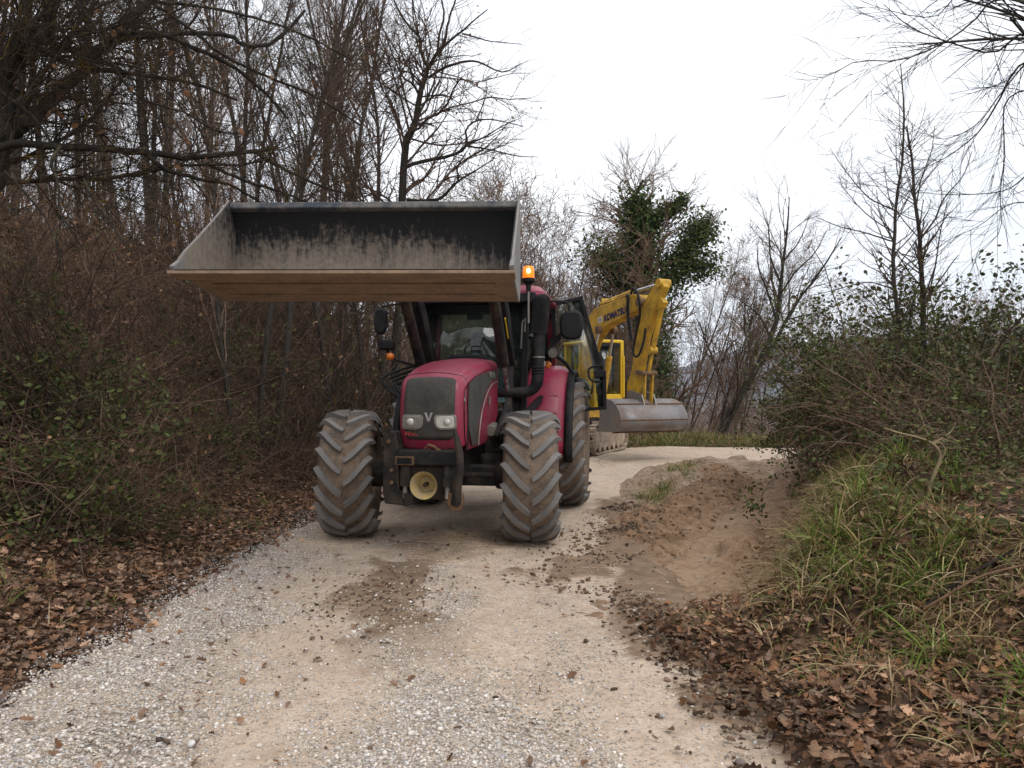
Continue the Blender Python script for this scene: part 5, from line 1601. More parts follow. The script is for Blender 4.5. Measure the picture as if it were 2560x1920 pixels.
hero_tree('oak_tree', limbs, 'gnarled bare oak standing tall against the sky above the loader bucket', 22, MAT['bark_oak'], MAT['twig'],
          [(7, 0.2, 1.0, 0.7, 0.32, 0.40, 6, 0.17, 0.02, 4, 0.5), (5, 0.15, 1.0, 0.7, 0.5, 0.55, 5, 0.16, 0.02, 3, 0.25), (3.0, 0.1, 1.0, 0.7, 0.5, 0.7, 3, 0.14, 0.0, 3, 0.12)], dead=160, n=16, dead_size=0.06, slim=0.76)

cD = lambda x, y, Y=26.0: (1300 + 0.4822 * x, 400 + 0.4822 * y, Y)
limbs = [
    ([cD(1020, 1450), cD(1100, 1300), cD(1200, 1130), cD(1290, 950), cD(1340, 800), cD(1355, 650), cD(1370, 500), cD(1390, 320), cD(1400, 190)], 17, 1.6),
    ([cD(1230, 1080), cD(1310, 960), cD(1390, 820), cD(1450, 720), cD(1540, 600), cD(1620, 480), cD(1670, 400)], 9, 1.4),
    ([cD(1330, 830), cD(1290, 700), cD(1240, 560), cD(1230, 430)], 5, 1.2),
    ([cD(1355, 650), cD(1300, 500), cD(1290, 350), cD(1280, 300)], 4, 1),
    ([cD(1370, 520), cD(1450, 420), cD(1500, 300)], 3.5, 1),
    ([cD(1350, 700), cD(1430, 580), cD(1530, 480), cD(1600, 350)], 4, 1),
    ([cD(1300, 930), cD(1250, 820), cD(1160, 740), cD(1100, 700)], 4, 1),
    ([cD(1380, 830), cD(1500, 800), cD(1650, 790)], 3.5, 1),
]
hero_tree('slanting_tree', limbs, 'slender bare tree leaning over beyond the bend, between ivy tree and saplings', 23, MAT['bark_oak'], MAT['twig'],
          [(8, 0.2, 1.0, 0.55, 0.34, 0.42, 5, 0.12, 0.05, 4, 0.5), (5, 0.15, 1.0, 0.55, 0.5, 0.6, 4, 0.12, 0.04, 3, 0.3), (2.5, 0.15, 1.0, 0.6, 0.5, 0.8, 3, 0.1, 0.0, 3, 0.2)], dead=0, n=14, slim=0.68)

cE = lambda x, y, Y=10.5: (1900 + 0.7838 * x, 0.7838 * y, Y)
SAP_SPEC = [(22, 0.2, 0.98, 0.85, 0.17, 0.42, 6, 0.07, 0.05, 4, 0.45), (4, 0.15, 1.0, 0.75, 0.40, 0.55, 4, 0.08, 0.03, 3, 0.18)]
hero_tree('sapling', [([cE(480, 1340), cE(445, 1050), cE(427, 900), cE(430, 760), cE(436, 660), cE(455, 520), cE(462, 400), cE(458, 280), cE(452, 200)], 10, 1.6),
                      ([cE(430, 770), cE(330, 740), cE(250, 720), cE(180, 690)], 3, 1), ([cE(432, 670), cE(350, 630), cE(280, 550), cE(225, 470)], 3, 1),
                      ([cE(425, 920), cE(340, 900), cE(220, 930), cE(150, 945)], 2.6, 1), ([cE(427, 740), cE(340, 680), cE(270, 600), cE(255, 560)], 2.4, 1)],
          'tall thin sapling, straighter of the two stems rising from the bramble bank', 24, MAT['bark_wood'], MAT['twig'], SAP_SPEC, n=16, slim=0.68)
hero_tree('sapling', [([cE(505, 1320), cE(520, 1000), cE(515, 860), cE(510, 740), cE(498, 640), cE(490, 540), cE(480, 450), cE(470, 400)], 12, 2),
                      ([cE(515, 760), cE(560, 700), cE(590, 630), cE(650, 560), cE(680, 480)], 4, 1.2), ([cE(530, 980), cE(560, 850), cE(578, 740), cE(600, 640)], 3.5, 1.2),
                      ([cE(500, 660), cE(520, 560), cE(550, 480), cE(560, 400)], 3, 1), ([cE(470, 1060), cE(490, 960), cE(510, 900)], 4, 2)],
          'thicker forked sapling beside the straighter stem on the bramble bank', 25, MAT['bark_wood'], MAT['twig'], SAP_SPEC, n=16, slim=0.68)

# drooping boughs of a tree whose trunk stands outside the frame
cF = lambda x, y, Y=6.5: (1900 + 0.7838 * x, 0.7838 * y, Y)
limbs = [
    ([cF(1130, 1400), cF(1120, 900), cF(1100, 500), cF(1060, 250), cF(1010, 20), cF(980, -200)], 46, 22),
    ([cF(1060, 250), cF(950, 120), cF(840, 105), cF(745, 165), cF(590, 125), cF(480, 80), cF(400, 10)], 9, 2),
    ([cF(1060, 150), cF(900, 30), cF(760, -10), cF(680, 70), cF(560, 150), cF(440, 190), cF(310, 192), cF(210, 245), cF(120, 225)], 8, 1.2),
    ([cF(1080, 400), cF(960, 200), cF(840, 200), cF(760, 330), cF(690, 430), cF(580, 510), cF(480, 550)], 9, 1.5),
    ([cF(1080, 420), cF(930, 300), cF(830, 290), cF(780, 350), cF(785, 480), cF(768, 620), cF(770, 730), cF(700, 810)], 6, 1.4),
    ([cF(1090, 520), cF(920, 500), cF(840, 570), cF(770, 610), cF(620, 620), cF(480, 610)], 6, 1.4),
    ([cF(1060, 250), cF(920, 150), cF(800, 260), cF(700, 390), cF(600, 440), cF(530, 430)], 6, 1.3),
    ([cF(1010, 20), cF(880, -40), cF(760, 0), cF(640, -20), cF(560, 50), cF(420, 30), cF(330, 0)], 6, 1.3),
    ([cF(1090, 560), cF(900, 640), cF(800, 650), cF(700, 720), cF(590, 770)], 5, 1.2),
]
hero_tree('overhanging_tree', limbs, 'drooping bare boughs reaching into the sky above the saplings from outside the frame', 26, MAT['bark_wood'], MAT['bark_wood'],
          [(17, 0.25, 1.0, 0.5, 0.30, 0.45, 7, 0.05, -0.02, 4, 0.5), (5, 0.15, 1.0, 0.6, 0.5, 0.6, 4, 0.06, -0.01, 3, 0.25)], n=18, slim=0.42)

# ivy-clad tree beyond the bend
rgI = np.random.default_rng(31)
cI = lambda x, y, Y=27.0: (1300 + 0.4822 * x, 400 + 0.4822 * y, Y)
limbs = [
    ([cI(720, 1400), cI(705, 1100), cI(670, 800), cI(640, 560), cI(630, 400), cI(610, 280), cI(600, 180), cI(640, 100)], 13, 2),
    ([cI(640, 380), cI(690, 310), cI(760, 265), cI(820, 220), cI(900, 150)], 6, 1.3),
    ([cI(650, 640), cI(560, 560), cI(470, 510), cI(400, 500)], 6, 3),
    ([cI(690, 750), cI(780, 600), cI(860, 480), cI(910, 380), cI(950, 350)], 8, 3),
    ([cI(610, 280), cI(550, 230), cI(520, 130), cI(540, 95)], 3, 1),
    ([cI(610, 260), cI(680, 180), cI(695, 70)], 3, 1),
    ([cI(700, 900), cI(600, 760), cI(540, 640), cI(500, 560)], 6, 2),
    ([cI(800, 600), cI(900, 560), cI(1000, 540)], 5, 2),
    ([cI(810, 245), cI(840, 170), cI(790, 160)], 2.5, 1), 
]
P, R = limb_points(limbs, 14)
P = rooted(P, 14)
base = P[0, 0].copy()
P = P - base
ivy = empty('ivy_tree', base)
link('trunk', tube_mesh('trunk', [(P[:1], R[:1], 9)], MAT['bark_oak']), ivy)
S, D, L, R0 = sprout(rgI, P, R, 17, 0.12, 1.0, 0.8, 0.24, 0.4, 0.8)
l1 = grow(rgI, S, D, np.minimum(L, 2.4), R0, 5, 0.14, 0.03, 0.4)
S, D, L, R0 = sprout(rgI, l1[0], l1[1], 9, 0.1, 1.0, 0.7, 0.5, 0.7, 0.4)
l2 = grow(rgI, S, D, L, np.maximum(R0, 0.006), 4, 0.12, 0.02, 0.5)
link('crown', tube_mesh('crown', [(P[1:], R[1:], 6), (l1[0], l1[1], 3), (l2[0], l2[1], 3)], MAT['twig_red']), ivy)
C = []
for li, (w, t0, t1, cnt) in enumerate(((1.15, 0.0, 0.86, 16000), (0.5, 0.0, 0.85, 2800), (1.0, 0.1, 1.1, 3800), (1.0, 0.1, 1.05, 5200), (0.2, 0, 0.4, 120), (0.2, 0, 0.4, 120), (0.95, 0.1, 1.1, 2300), (0.9, 0.1, 1.1, 1500), (0.25, 0, 0.5, 100))):
    t = np.minimum(t0 + (t1 - t0) * rgI.random(cnt), 1.0) * 13
    i = np.minimum(t.astype(int), 12); f = (t - i)[:, None]
    c = P[li, i] * (1 - f) + P[li, i + 1] * f
    prof_w = w * (0.15 + 1.2 * vnoise(t * 1.6 + li * 7, t * 0 + li + 3 * rgI.random(cnt)))
    C.append(c + unit(rgI.normal(size=(cnt, 3))) * (prof_w * rgI.random(cnt) ** 0.6)[:, None] - [0, 0, 0.05])
V_, F_, c_ = leaves_at(rgI, np.concatenate(C), 0.115, IVY, np.array([0, -0.4, 0.8]), spread=0.8)
link('ivy_leaves', np_mesh('ivy_leaves', V_, F_, MAT['leaf'], False, {'col': c_}), ivy)
tag(ivy, 'tree smothered in dark green ivy beyond the bend, its fork above the excavator arm', 'tree')


# ------------------------------------------------------------------ prototypes for the wood
def proto_tree(rs, H, r0, lean=0.1, nb=24, spread=0.55, lr=0.30, low=0.30, bark='bark_wood', tw='twig', fine=6.5, finest=4.0, up=0.06, rmin=0.004):
    rg_ = np.random.default_rng(rs)
    D = unit(np.array([[rg_.normal() * lean, rg_.normal() * lean, 1.0]]))
    P0, R0 = grow(rg_, np.zeros((1, 3)), D, np.array([H]), np.array([r0]), 14, 0.045, 0.02, 0.12)
    S, D, L, R_ = sprout(rg_, P0, R0, nb, low, 0.98, spread, lr, 0.42, 0.6)
    b1 = grow(rg_, S, D, L, R_, 7, 0.09, up, 0.3)
    S, D, L, R_ = sprout(rg_, b1[0], b1[1], fine, 0.15, 1.0, 0.6, 0.42, 0.5, 0.3)
    b2 = grow(rg_, S, D, L, R_, 5, 0.10, 0.03, 0.45)
    S, D, L, R_ = sprout(rg_, b2[0], b2[1], finest, 0.1, 1.0, 0.65, 0.5, 0.75, 0.2)
    b3 = grow(rg_, S, D, L, np.maximum(R_, rmin), 3, 0.10, 0.0, 0.7)
    return [('trunk', tube_mesh('trunk', [(P0, R0, 7)], MAT[bark])), ('crown', tube_mesh('crown', [(b1[0], b1[1], 4), (b2[0], b2[1], 3), (b3[0], b3[1], 3)], MAT[tw]))]


protoA = [proto_tree(101, 11, 0.062, 0.04, 34, 0.5, 0.20, 0.22), proto_tree(102, 13, 0.08, 0.05, 38, 0.5, 0.20, 0.3), proto_tree(103, 10, 0.05, 0.06, 32, 0.45, 0.22, 0.2, tw='twig_red'),
          proto_tree(104, 14, 0.105, 0.04, 34, 0.6, 0.24, 0.3), proto_tree(105, 9, 0.045, 0.08, 30, 0.5, 0.24, 0.15, tw='twig_red')]
W_LABEL = 'slender bare tree in the crowded wood on the bank behind the loader bucket'
rgT = np.random.default_rng(77)
pts = []
while len(pts) < 72:
    x, y = rgT.uniform(-19, 1.0), rgT.uniform(10.5, 34)
    if x / y < -0.72 or x > -3.4 + 0.12 * (y - 10) or x / y > -0.165: continue
    if any((x - a) ** 2 + (y - b) ** 2 < 0.55 for a, b in pts): continue
    pts.append((x, y))
for i, (x, y) in enumerate(pts):
    z = gz(x, y)[0]
    t = place_tree('bare_tree', protoA[i % 5], (x, y, z - 0.1), rgT.uniform(0, 6.28), rgT.uniform(0.8, 1.15) * (0.78 if y < 15 else 1.0), (rgT.normal() * 0.05, rgT.normal() * 0.05))
    uu = x / y * FPX + CXP
    zone = ('in the wood among the old oak limbs' if uu < 300 else 'in the wood above the outer bucket corner' if uu < 560 else 'in the wood above the bucket middle' if uu < 850 else 'in the wood beside the gnarled oak')
    tag(t, ('near ' if y < 17 else 'mid-depth ' if y < 25 else 'far ') + 'slender bare tree ' + zone, 'tree', 'slender bare trees in the wood on the bank')

# middle distance behind tractor and excavator
protoB = [proto_tree(201, 6.5, 0.06, 0.10, 34, 0.6, 0.34, 0.08, tw='twig_red', rmin=0.007, fine=8, finest=5), proto_tree(202, 8, 0.07, 0.12, 34, 0.55, 0.30, 0.1, tw='twig_red', rmin=0.007, fine=8, finest=5), proto_tree(203, 5.5, 0.05, 0.15, 30, 0.6, 0.36, 0.05, tw='twig_red', rmin=0.007, fine=8, finest=5),
          proto_tree(204, 7, 0.05, 0.2, 22, 0.5, 0.28, 0.15, tw='twig', rmin=0.006, fine=8)]
pts = []
while len(pts) < 120:
    y = rgT.uniform(24.5, 38)
    u = rgT.uniform(1080, 1640)
    x = (u - CXP) / FPX * y
    if any((x - a) ** 2 + (y - b) ** 2 < 0.4 for a, b in pts): continue
    pts.append((x, y))
for i, (x, y) in enumerate(pts):
    z = gz(x, y)[0]
    topv = np.interp(x / y * FPX + CXP, [1100, 1300, 1400, 1500, 1640], [480, 560, 590, 600, 640]) + rgT.uniform(-30, 330)
    h = (CAMH + (HYP - topv) / FPX * y - z) / (6.5, 8, 5.5, 7)[i % 4]
    t = place_tree('thicket_tree', protoB[i % 4], (x, y, z - 0.1), rgT.uniform(0, 6.28), h, (rgT.normal() * 0.05, rgT.normal() * 0.05))
    uu = x / y * FPX + CXP
    zone = ('hidden mostly by the bucket' if uu < 1290 else 'behind the tractor beacon' if uu < 1400 else 'behind the excavator boom' if uu < 1540 else 'beside the excavator arm')
    tag(t, ('near' if y < 31 else 'far') + ' reddish-brown bare tree in the thicket, ' + zone, 'tree', 'bare thicket trees behind the machines')

# slanting stems beyond the bend
protoC = [proto_tree(301, 8.5, 0.055, 0.05, 22, 0.45, 0.24, 0.25, tw='twig_red', rmin=0.006), proto_tree(302, 7.5, 0.045, 0.05, 20, 0.5, 0.26, 0.2, tw='twig_red', rmin=0.006), proto_tree(303, 9.5, 0.07, 0.05, 24, 0.45, 0.22, 0.3, rmin=0.006), proto_tree(304, 6.0, 0.035, 0.08, 18, 0.55, 0.3, 0.15, tw='twig_red', rmin=0.006)]
pts = []
while len(pts) < 80:
    y = rgT.uniform(25.5, 44)
    u = rgT.uniform(1640, 2560)
    if 1760 < u < 2000 and y < 33: continue
    x = (u - CXP) / FPX * y
    if any((x - a) ** 2 + (y - b) ** 2 < 0.35 for a, b in pts): continue
    pts.append((x, y))
for i, (x, y) in enumerate(pts):
    z = gz(x, y)[0]
    u = x / y * FPX + CXP
    topv = np.interp(u, [1640, 1760, 1850, 2000, 2560], [600, 640, 740, 790, 800]) + rgT.uniform(-40, 90)
    H = max(2.5, CAMH + (HYP - topv) / FPX * y - z)
    pi_ = i % 4
    s = H / (8.5, 7.5, 9.5, 6.0)[pi_]
    lean = np.interp(u, [1640, 1900, 2560], [0.42, 0.25, 0.12]) * rgT.uniform(0.3, 1.2)
    t = place_tree('hillside_tree', protoC[pi_], (x, y, z - 0.1), rgT.uniform(0, 6.28), s, (0, 0))
    t.rotation_euler = (Matrix.Rotation(lean, 3, 'Y') @ Matrix.Rotation(rgT.uniform(0, 6.28), 3, 'Z')).to_euler()
    zone = ('between the excavator arm and the leaning tree' if u < 1850 else 'behind the leaning tree' if u < 2010 else 'seen through the saplings' if u < 2300 else 'behind the bushes at the photo edge')
    tag(t, ('near' if y < 34 else 'far') + ' thin slanting bare tree beyond the bend, ' + zone, 'tree', 'thin trees beyond the bend')


# ------------------------------------------------------------------ shrubs and brambles
def proto_shrub(rs, H, n, spread, tw='twig', leaf=0, leaf_size=0.05, cols=BRAM, arch=-0.05, fine=4.0, r0=0.010, finest=2.0, stem='stems', dead=0):
    rg_ = np.random.default_rng(rs)
    S = np.concatenate([rg_.normal(size=(n, 2)) * spread * 0.35, np.zeros((n, 1))], 1)
    D = np.concatenate([rg_.normal(size=(n, 2)) * 0.55, np.ones((n, 1))], 1)
    b0 = grow(rg_, S, D, H * rg_.uniform(0.6, 1.25, n), r0 * rg_.uniform(0.5, 1.5, n), 9, 0.13, arch, 0.3)
    S, D, L, R_ = sprout(rg_, b0[0], b0[1], fine, 0.15, 1.0, 0.75, 0.38, 0.6, 0.2)
    b1 = grow(rg_, S, D, L, R_, 6, 0.15, arch * 0.6, 0.4)
    S, D, L, R_ = sprout(rg_, b1[0], b1[1], finest, 0.1, 1.0, 0.8, 0.5, 0.75, 0.12)
    b2 = grow(rg_, S, D, L, np.maximum(R_, 0.0018), 3, 0.14, 0.0, 0.6)
    out = [(stem, tube_mesh(stem, [(b0[0], b0[1], 5), (b1[0], b1[1], 3), (b2[0], b2[1], 3)], MAT[tw]))]
    if leaf:
        q = np.concatenate([b1[0].reshape(-1, 3), b2[0].reshape(-1, 3)])
        C = q[rg_.integers(0, len(q), leaf)] + rg_.normal(size=(leaf, 3)) * 0.05
        V_, F_, c_ = leaves_at(rg_, C, leaf_size, cols, np.array([0, 0, 0.9]), spread=0.7)
        out.append(('leaves', np_mesh('leaves', V_, F_, MAT['leaf'], False, {'col': c_})))
    if dead:
        q = b2[0].reshape(-1, 3)
        C = q[rg_.integers(0, len(q), dead)]
        V_, F_, c_ = leaves_at(rg_, C, 0.06, DEAD)
        out.append(('dead_leaves', np_mesh('dead_leaves', V_, F_, MAT['litter'], False, {'col': c_})))
    return out


brush = [proto_shrub(401, 2.2, 26, 1.0, 'twig', 0), proto_shrub(402, 1.8, 30, 1.1, 'twig_red', 0, dead=160), proto_shrub(403, 2.6, 22, 1.0, 'twig', 90, 0.06), proto_shrub(404, 1.5, 34, 1.2, 'twig_red', 60, 0.055, dead=80), proto_shrub(405, 2.4, 26, 0.9, 'bark_lichen', 0)]
rgS = np.random.default_rng(88)
pts = []
while len(pts) < 62:
    y = rgS.uniform(6.2, 19)
    d = rgS.uniform(1.0, 6.8)
    i = int(np.argmin(np.abs(_cl[:260, 1] - y)))
    x = _cl[i, 0] - ROAD_HW - d
    if x / y < -0.74 or d < 1.0 + 0.25 * max(0, 8 - y): continue
    if any((x - a) ** 2 + (y - b) ** 2 < 0.30 for a, b in pts): continue
    pts.append((x, y))
for i, (x, y) in enumerate(pts):
    k = i % 5
    t = place_tree('bare_shrub', brush[k], (x, y, gz(x, y)[0] - 0.05), rgS.uniform(0, 6.28), rgS.uniform(0.6, 1.15) * (0.7 if x > _cl[0, 0] - ROAD_HW - 1.6 else 1), (rgS.normal() * 0.12, 0.15 + rgS.normal() * 0.12))
    uu = x / y * FPX + CXP
    zone = ('at the photo edge under the old oak' if uu < 230 else 'below the outer bucket corner' if uu < 520 else 'below the bucket, near the front tyre' if uu < 800 else 'behind the tractor hood')
    hh_ = 'low on the bank' if x > np.interp(y, _cl[:260, 1], _cl[:260, 0]) - ROAD_HW - 2.6 else 'high on the bank'
    tag(t, 'tangled leafless shrub ' + hh_ + ', ' + zone, 'shrub', 'leafless shrubs on the steep bank')

pts = []
while len(pts) < 32:
    y = rgS.uniform(12.5, 23); u = rgS.uniform(640, 1090)
    x = (u - CXP) / FPX * y
    d_ = lateral(np.array([x]), np.array([y]), _cl)[0][0]
    if d_ > -2.5 or any((x - a) ** 2 + (y - b) ** 2 < 0.35 for a, b in pts): continue
    pts.append((x, y))
for i, (x, y) in enumerate(pts):
    t = place_tree('bare_shrub', brush[(i * 2) % 5], (x, y, gz(x, y)[0] - 0.05), rgS.uniform(0, 6.28), rgS.uniform(0.95, 1.6), (rgS.normal() * 0.1, 0.1 + rgS.normal() * 0.1))
    tag(t, ('near' if y < 16 else 'mid-depth' if y < 19.5 else 'far') + ' leafless shrub ' + ('between front tyre and bucket' if x / y < -0.21 else 'behind the tractor cab'), 'shrub', 'leafless shrubs behind the tractor')

green = [proto_shrub(411, 1.5, 26, 1.1, 'twig', 2800, 0.056, arch=-0.09), proto_shrub(412, 1.2, 26, 1.2, 'twig', 2400, 0.052, arch=-0.1)]
for k, (u, v, Y, s, lab) in enumerate(((40, 1210, 6.9, 0.95, 'green leafy bramble at the photo edge, lowest on the bank beside the leaf litter'), (150, 1190, 7.3, 0.72, 'green leafy bramble beside the leaf litter, next to the lowest one'),
                                   (20, 1060, 7.8, 0.85, 'green leafy bramble at the photo edge, halfway up the bank'), (300, 1230, 7.6, 0.42, 'small low green bramble nearest the fallen leaves on the bank'),
                                   (90, 960, 8.6, 0.7, 'green leafy bramble highest on the bank under the oak'))):
    x = (u - CXP) / FPX * Y
    t = place_tree('bramble', green[k % 2], (x, Y, gz(x, Y)[0] - 0.05), k * 1.3, s)
    tag(t, lab, 'bramble')
for k, (u, v, Y, s, lab) in enumerate(((480, 800, 10.5, 0.8, 'small leafy evergreen sprig shrub just below the bucket corner'), (430, 620, 12.5, 0.9, 'mossy green shrub behind the bucket corner'))):
    p = at(u, v, Y)
    x = p[0]
    z0 = gz(x, Y)[0]
    t = place_tree('evergreen_shrub', green[k], (x, Y, z0 - 0.05), k, s)
    tag(t, lab, 'shrub')

# right-hand bramble bank
hedge = [proto_shrub(421, 1.7, 44, 1.5, 'twig', 5600, 0.052, arch=-0.10, r0=0.009), proto_shrub(422, 1.4, 44, 1.5, 'twig_red', 4200, 0.05, arch=-0.11), proto_shrub(423, 1.9, 40, 1.3, 'twig', 4600, 0.052, arch=-0.08, r0=0.010), proto_shrub(424, 1.5, 46, 1.3, 'twig_red', 500, 0.05, arch=-0.09)]
HL = ['leafy bramble bush at the inner end of the bank, nearest the bend', 'low green bush on the bank just left of the saplings', 'bramble bush around the foot of the saplings',
      'dense dark bramble bush between the saplings and the photo edge', 'tall leafy bush at the photo edge, its top against the hills', 'twiggy bush with few leaves above the pale bent stem',
      'thorny bush at the photo edge above the grass', 'bramble at the photo edge behind the cut branch', 'twiggy bush just behind the pale bent stem', 'leafy bush behind the dense bramble near the hills', 'dark bush behind the low green bush', 'small bramble on the rim of the dug ditch']
HB = [(2075, 13.6, 0.85, 0), (2130, 11.8, 0.95, 1), (2260, 10.6, 1.1, 0), (2390, 9.6, 1.15, 0), (2530, 9.0, 1.2, 2), (2330, 8.9, 0.95, 3), (2480, 7.9, 0.95, 3), (2600, 7.0, 0.85, 1), (2260, 9.4, 0.9, 3), (2440, 11.5, 1.35, 2), (2200, 14.0, 1.25, 2), (2085, 10.9, 0.4, 1)]
HB += [(2180, 12.6, 1.15, 0), (2340, 12.5, 1.4, 0), (2560, 10.8, 1.45, 0), (2230, 11.4, 1.05, 1), (2480, 9.9, 1.2, 1), (2075, 15.0, 0.7, 2)]
HL += ['spreading green bush behind the low bush, between bend and saplings', 'broad leafy bush behind the forked sapling', 'biggest bush, cut by the photo edge under the hills', 'leafy bramble just in front of the saplings', 'leafy mound of brambles behind the twiggy ones at the photo edge', 'small pale bush closest to the end of the visible road']
for (u, Y, s, k), lab in zip(HB, HL):
    x = (u - CXP) / FPX * Y
    t = place_tree('bramble_bush', hedge[k], (x, Y, gz(x, Y)[0] - 0.05), u * 0.37, s, (0.0, -0.05))
    tag(t, lab, 'bush')

# far verge weeds and small shrubs along the bend
weed = [proto_shrub(431, 0.9, 22, 0.8, 'twig_red', 0, arch=0.0, fine=2.0, finest=1.0, r0=0.006), proto_shrub(432, 1.4, 18, 0.9, 'twig_red', 0, arch=-0.02, fine=3.0, r0=0.007)]
pts = []
for k in range(46):
    u = rgS.uniform(1480, 2150)
    Y = rgS.uniform(24.3, 30.5)
    x = (u - CXP) / FPX * Y
    d_ = lateral(np.array([x]), np.array([Y]), _cl)[0][0]
    if abs(d_) < 2.6: Y += 2.6; x = (u - CXP) / FPX * Y
    t = place_tree('verge_shrub', weed[k % 2], (x, Y, gz(x, Y)[0]), rgS.uniform(0, 6.28), rgS.uniform(0.7, 1.3))
    zone = 'behind the ditching bucket' if u < 1720 else 'at the foot of the leaning tree' if u < 1930 else 'at the end of the visible road'
    tag(t, 'small twiggy shrub on the far verge, ' + zone, 'shrub', 'twiggy shrubs on the far verge')

# single sticks and stems
def stick(name, pts, r0, r1, mat, label, cat, kids=()):
    P_ = np.array([at(*p) for p in pts])
    base_ = P_[0].copy()
    s = spline(P_ - base_, 18)
    root = empty(name, base_)
    link('stem', tube_mesh('stem', [(s[None], np.linspace(r0, r1, 18)[None], 7)], mat), root)
    for kp, a, b in kids:
        q = spline(np.array([at(*p) for p in kp]) - base_, 12)
        link('shoot', tube_mesh('shoot', [(q[None], np.linspace(a, b, 12)[None], 6)], mat), root)
    return tag(root, label, cat)


YB = ray_ground(1900 + 0.7838 * 535, 0.7838 * 1585) - 0.05
cG = lambda x, y, Y=YB: (1900 + 0.7838 * x, 0.7838 * y, Y)
stick('bent_stem', [cG(535, 1585), cG(548, 1530), cG(575, 1460), cG(560, 1425), cG(520, 1400), cG(440, 1380), cG(395, 1365)], 0.017, 0.006, MAT['pale_stem'],
      'pale peeled stem bent like a hook in front of the dark brambles', 'branch',
      [([cG(548, 1418), cG(585, 1395), cG(610, 1375), cG(625, 1345)], 0.008, 0.003), ([cG(572, 1470), cG(590, 1440), cG(575, 1412), cG(548, 1418)], 0.008, 0.006), ([cG(540, 1400), cG(520, 1350), cG(505, 1300)], 0.007, 0.003)])
cH = lambda x, y, Y: (1400 + 0.5244 * x, 1050 + 0.5244 * y, Y)
stick('cut_branch', [cH(1735, 890, 4.6), cH(1850, 800, 4.7), cH(2030, 690, 4.8), cH(2212, 600, 4.9), cH(2400, 500, 5.0)], 0.012, 0.007, MAT['bark_oak'], 'dark cut branch sticking out over the grass at the photo edge', 'branch')
stick('cut_branch', [cH(1730, 900, 4.55), cH(1850, 830, 4.5), cH(2000, 745, 4.5), cH(2212, 690, 4.5), cH(2400, 660, 4.5)], 0.009, 0.006, MAT['rust'], 'reddish cut branch lying just under the dark one over the grass', 'branch')
YS = ray_ground(575, 1080) - 0.03
stick('fallen_stick', [(575, 1080, YS), (590, 1055, YS + 0.03), (612, 1030, YS + 0.06), (622, 1015, YS + 0.08)], 0.016, 0.012, MAT['pale_stem'], 'short pale broken stick on the leafy bank beside the front tyre', 'stick')

# ------------------------------------------------------------------ ground cover
rgG = np.random.default_rng(123)
_t = (1 + 5 ** 0.5) / 2
ICO_V = unit(np.array([(-1, _t, 0), (1, _t, 0), (-1, -_t, 0), (1, -_t, 0), (0, -1, _t), (0, 1, _t), (0, -1, -_t), (0, 1, -_t), (_t, 0, -1), (_t, 0, 1), (-_t, 0, -1), (-_t, 0, 1)], float))
ICO_F = np.array([(0, 11, 5), (0, 5, 1), (0, 1, 7), (0, 7, 10), (0, 10, 11), (1, 5, 9), (5, 11, 4), (11, 10, 2), (10, 7, 6), (7, 1, 8), (3, 9, 4), (3, 4, 2), (3, 2, 6), (3, 6, 8), (3, 8, 9), (4, 9, 5), (2, 4, 11), (6, 2, 10), (8, 6, 7), (9, 8, 1)])


def lumps(rg_, C, r, cols, flat=0.6, rough=0.3):
    """angular lumps at C with radius r (array)"""
    k = len(C)
    v = ICO_V[None] * (1 + rg_.uniform(-rough, rough, (k, 12, 1)))
    sc = np.stack([rg_.uniform(0.8, 1.35, k), rg_.uniform(0.65, 1.0, k), rg_.uniform(flat * 0.7, flat * 1.2, k)], 1)
    v = v * sc[:, None, :]
    a = rg_.uniform(0, 2 * pi, k); t = rg_.normal(size=k) * 0.35
    ca, sa, ct, st = np.cos(a), np.sin(a), np.cos(t), np.sin(t)
    x, y, z = v[..., 0], v[..., 1], v[..., 2]
    y2, z2 = y * ct[:, None] - z * st[:, None], y * st[:, None] + z * ct[:, None]
    x3, y3 = x * ca[:, None] - y2 * sa[:, None], x * sa[:, None] + y2 * ca[:, None]
    V_ = C[:, None, :] + np.stack([x3, y3, z2], -1) * r[:, None, None]
    F_ = (np.arange(k)[:, None, None] * 12 + ICO_F[None]).reshape(-1, 3)
    ci = cols[rg_.integers(0, len(cols), k)] * rg_.uniform(0.75, 1.2, (k, 1))
    return V_.reshape(-1, 3), F_, np.repeat(ci, 12, 0)


# loose limestone chips
n = 260000
x = rgG.uniform(-2.95, 1.4, n); y = 2.9 + 8.6 * rgG.random(n) ** 1.35
g, m = road_masks(x, y)
inside = sstep(-2.95, -2.55, x + 0.25 * (fbm(x * 2, y * 2, 3) - 0.5))
keep = rgG.random(n) < (g ** 1.3) * inside * np.where(m > 0.5, 0.5, 1.0) * np.interp(y, [2.9, 6, 9, 11.5], [0.95, 0.62, 0.36, 0.12])
x, y, g = x[keep][:48000], y[keep][:48000], g[keep][:48000]
r = np.exp(rgG.normal(np.log(0.0056), 0.40, len(x)))
r = np.clip(r, 0.0025, 0.016)
z = road_z(x, y) + r * 0.22
z = np.where(x < -2.45, np.maximum(z, gz(x, y) + 0.01), z)
STONE = np.array([(0.60, 0.53, 0.46), (0.66, 0.60, 0.54), (0.48, 0.41, 0.34), (0.36, 0.30, 0.25), (0.54, 0.45, 0.36), (0.70, 0.65, 0.60), (0.48, 0.45, 0.43)])
V_, F_, c_ = lumps(rgG, np.stack([x, y, z], 1), r, STONE, 0.62, 0.28)
o = link('gravel', np_mesh('gravel', V_, F_, MAT['stone'], False, {'col': c_}))
tag(o, 'loose pale limestone chips strewn on the track', 'gravel', None, 'stuff')

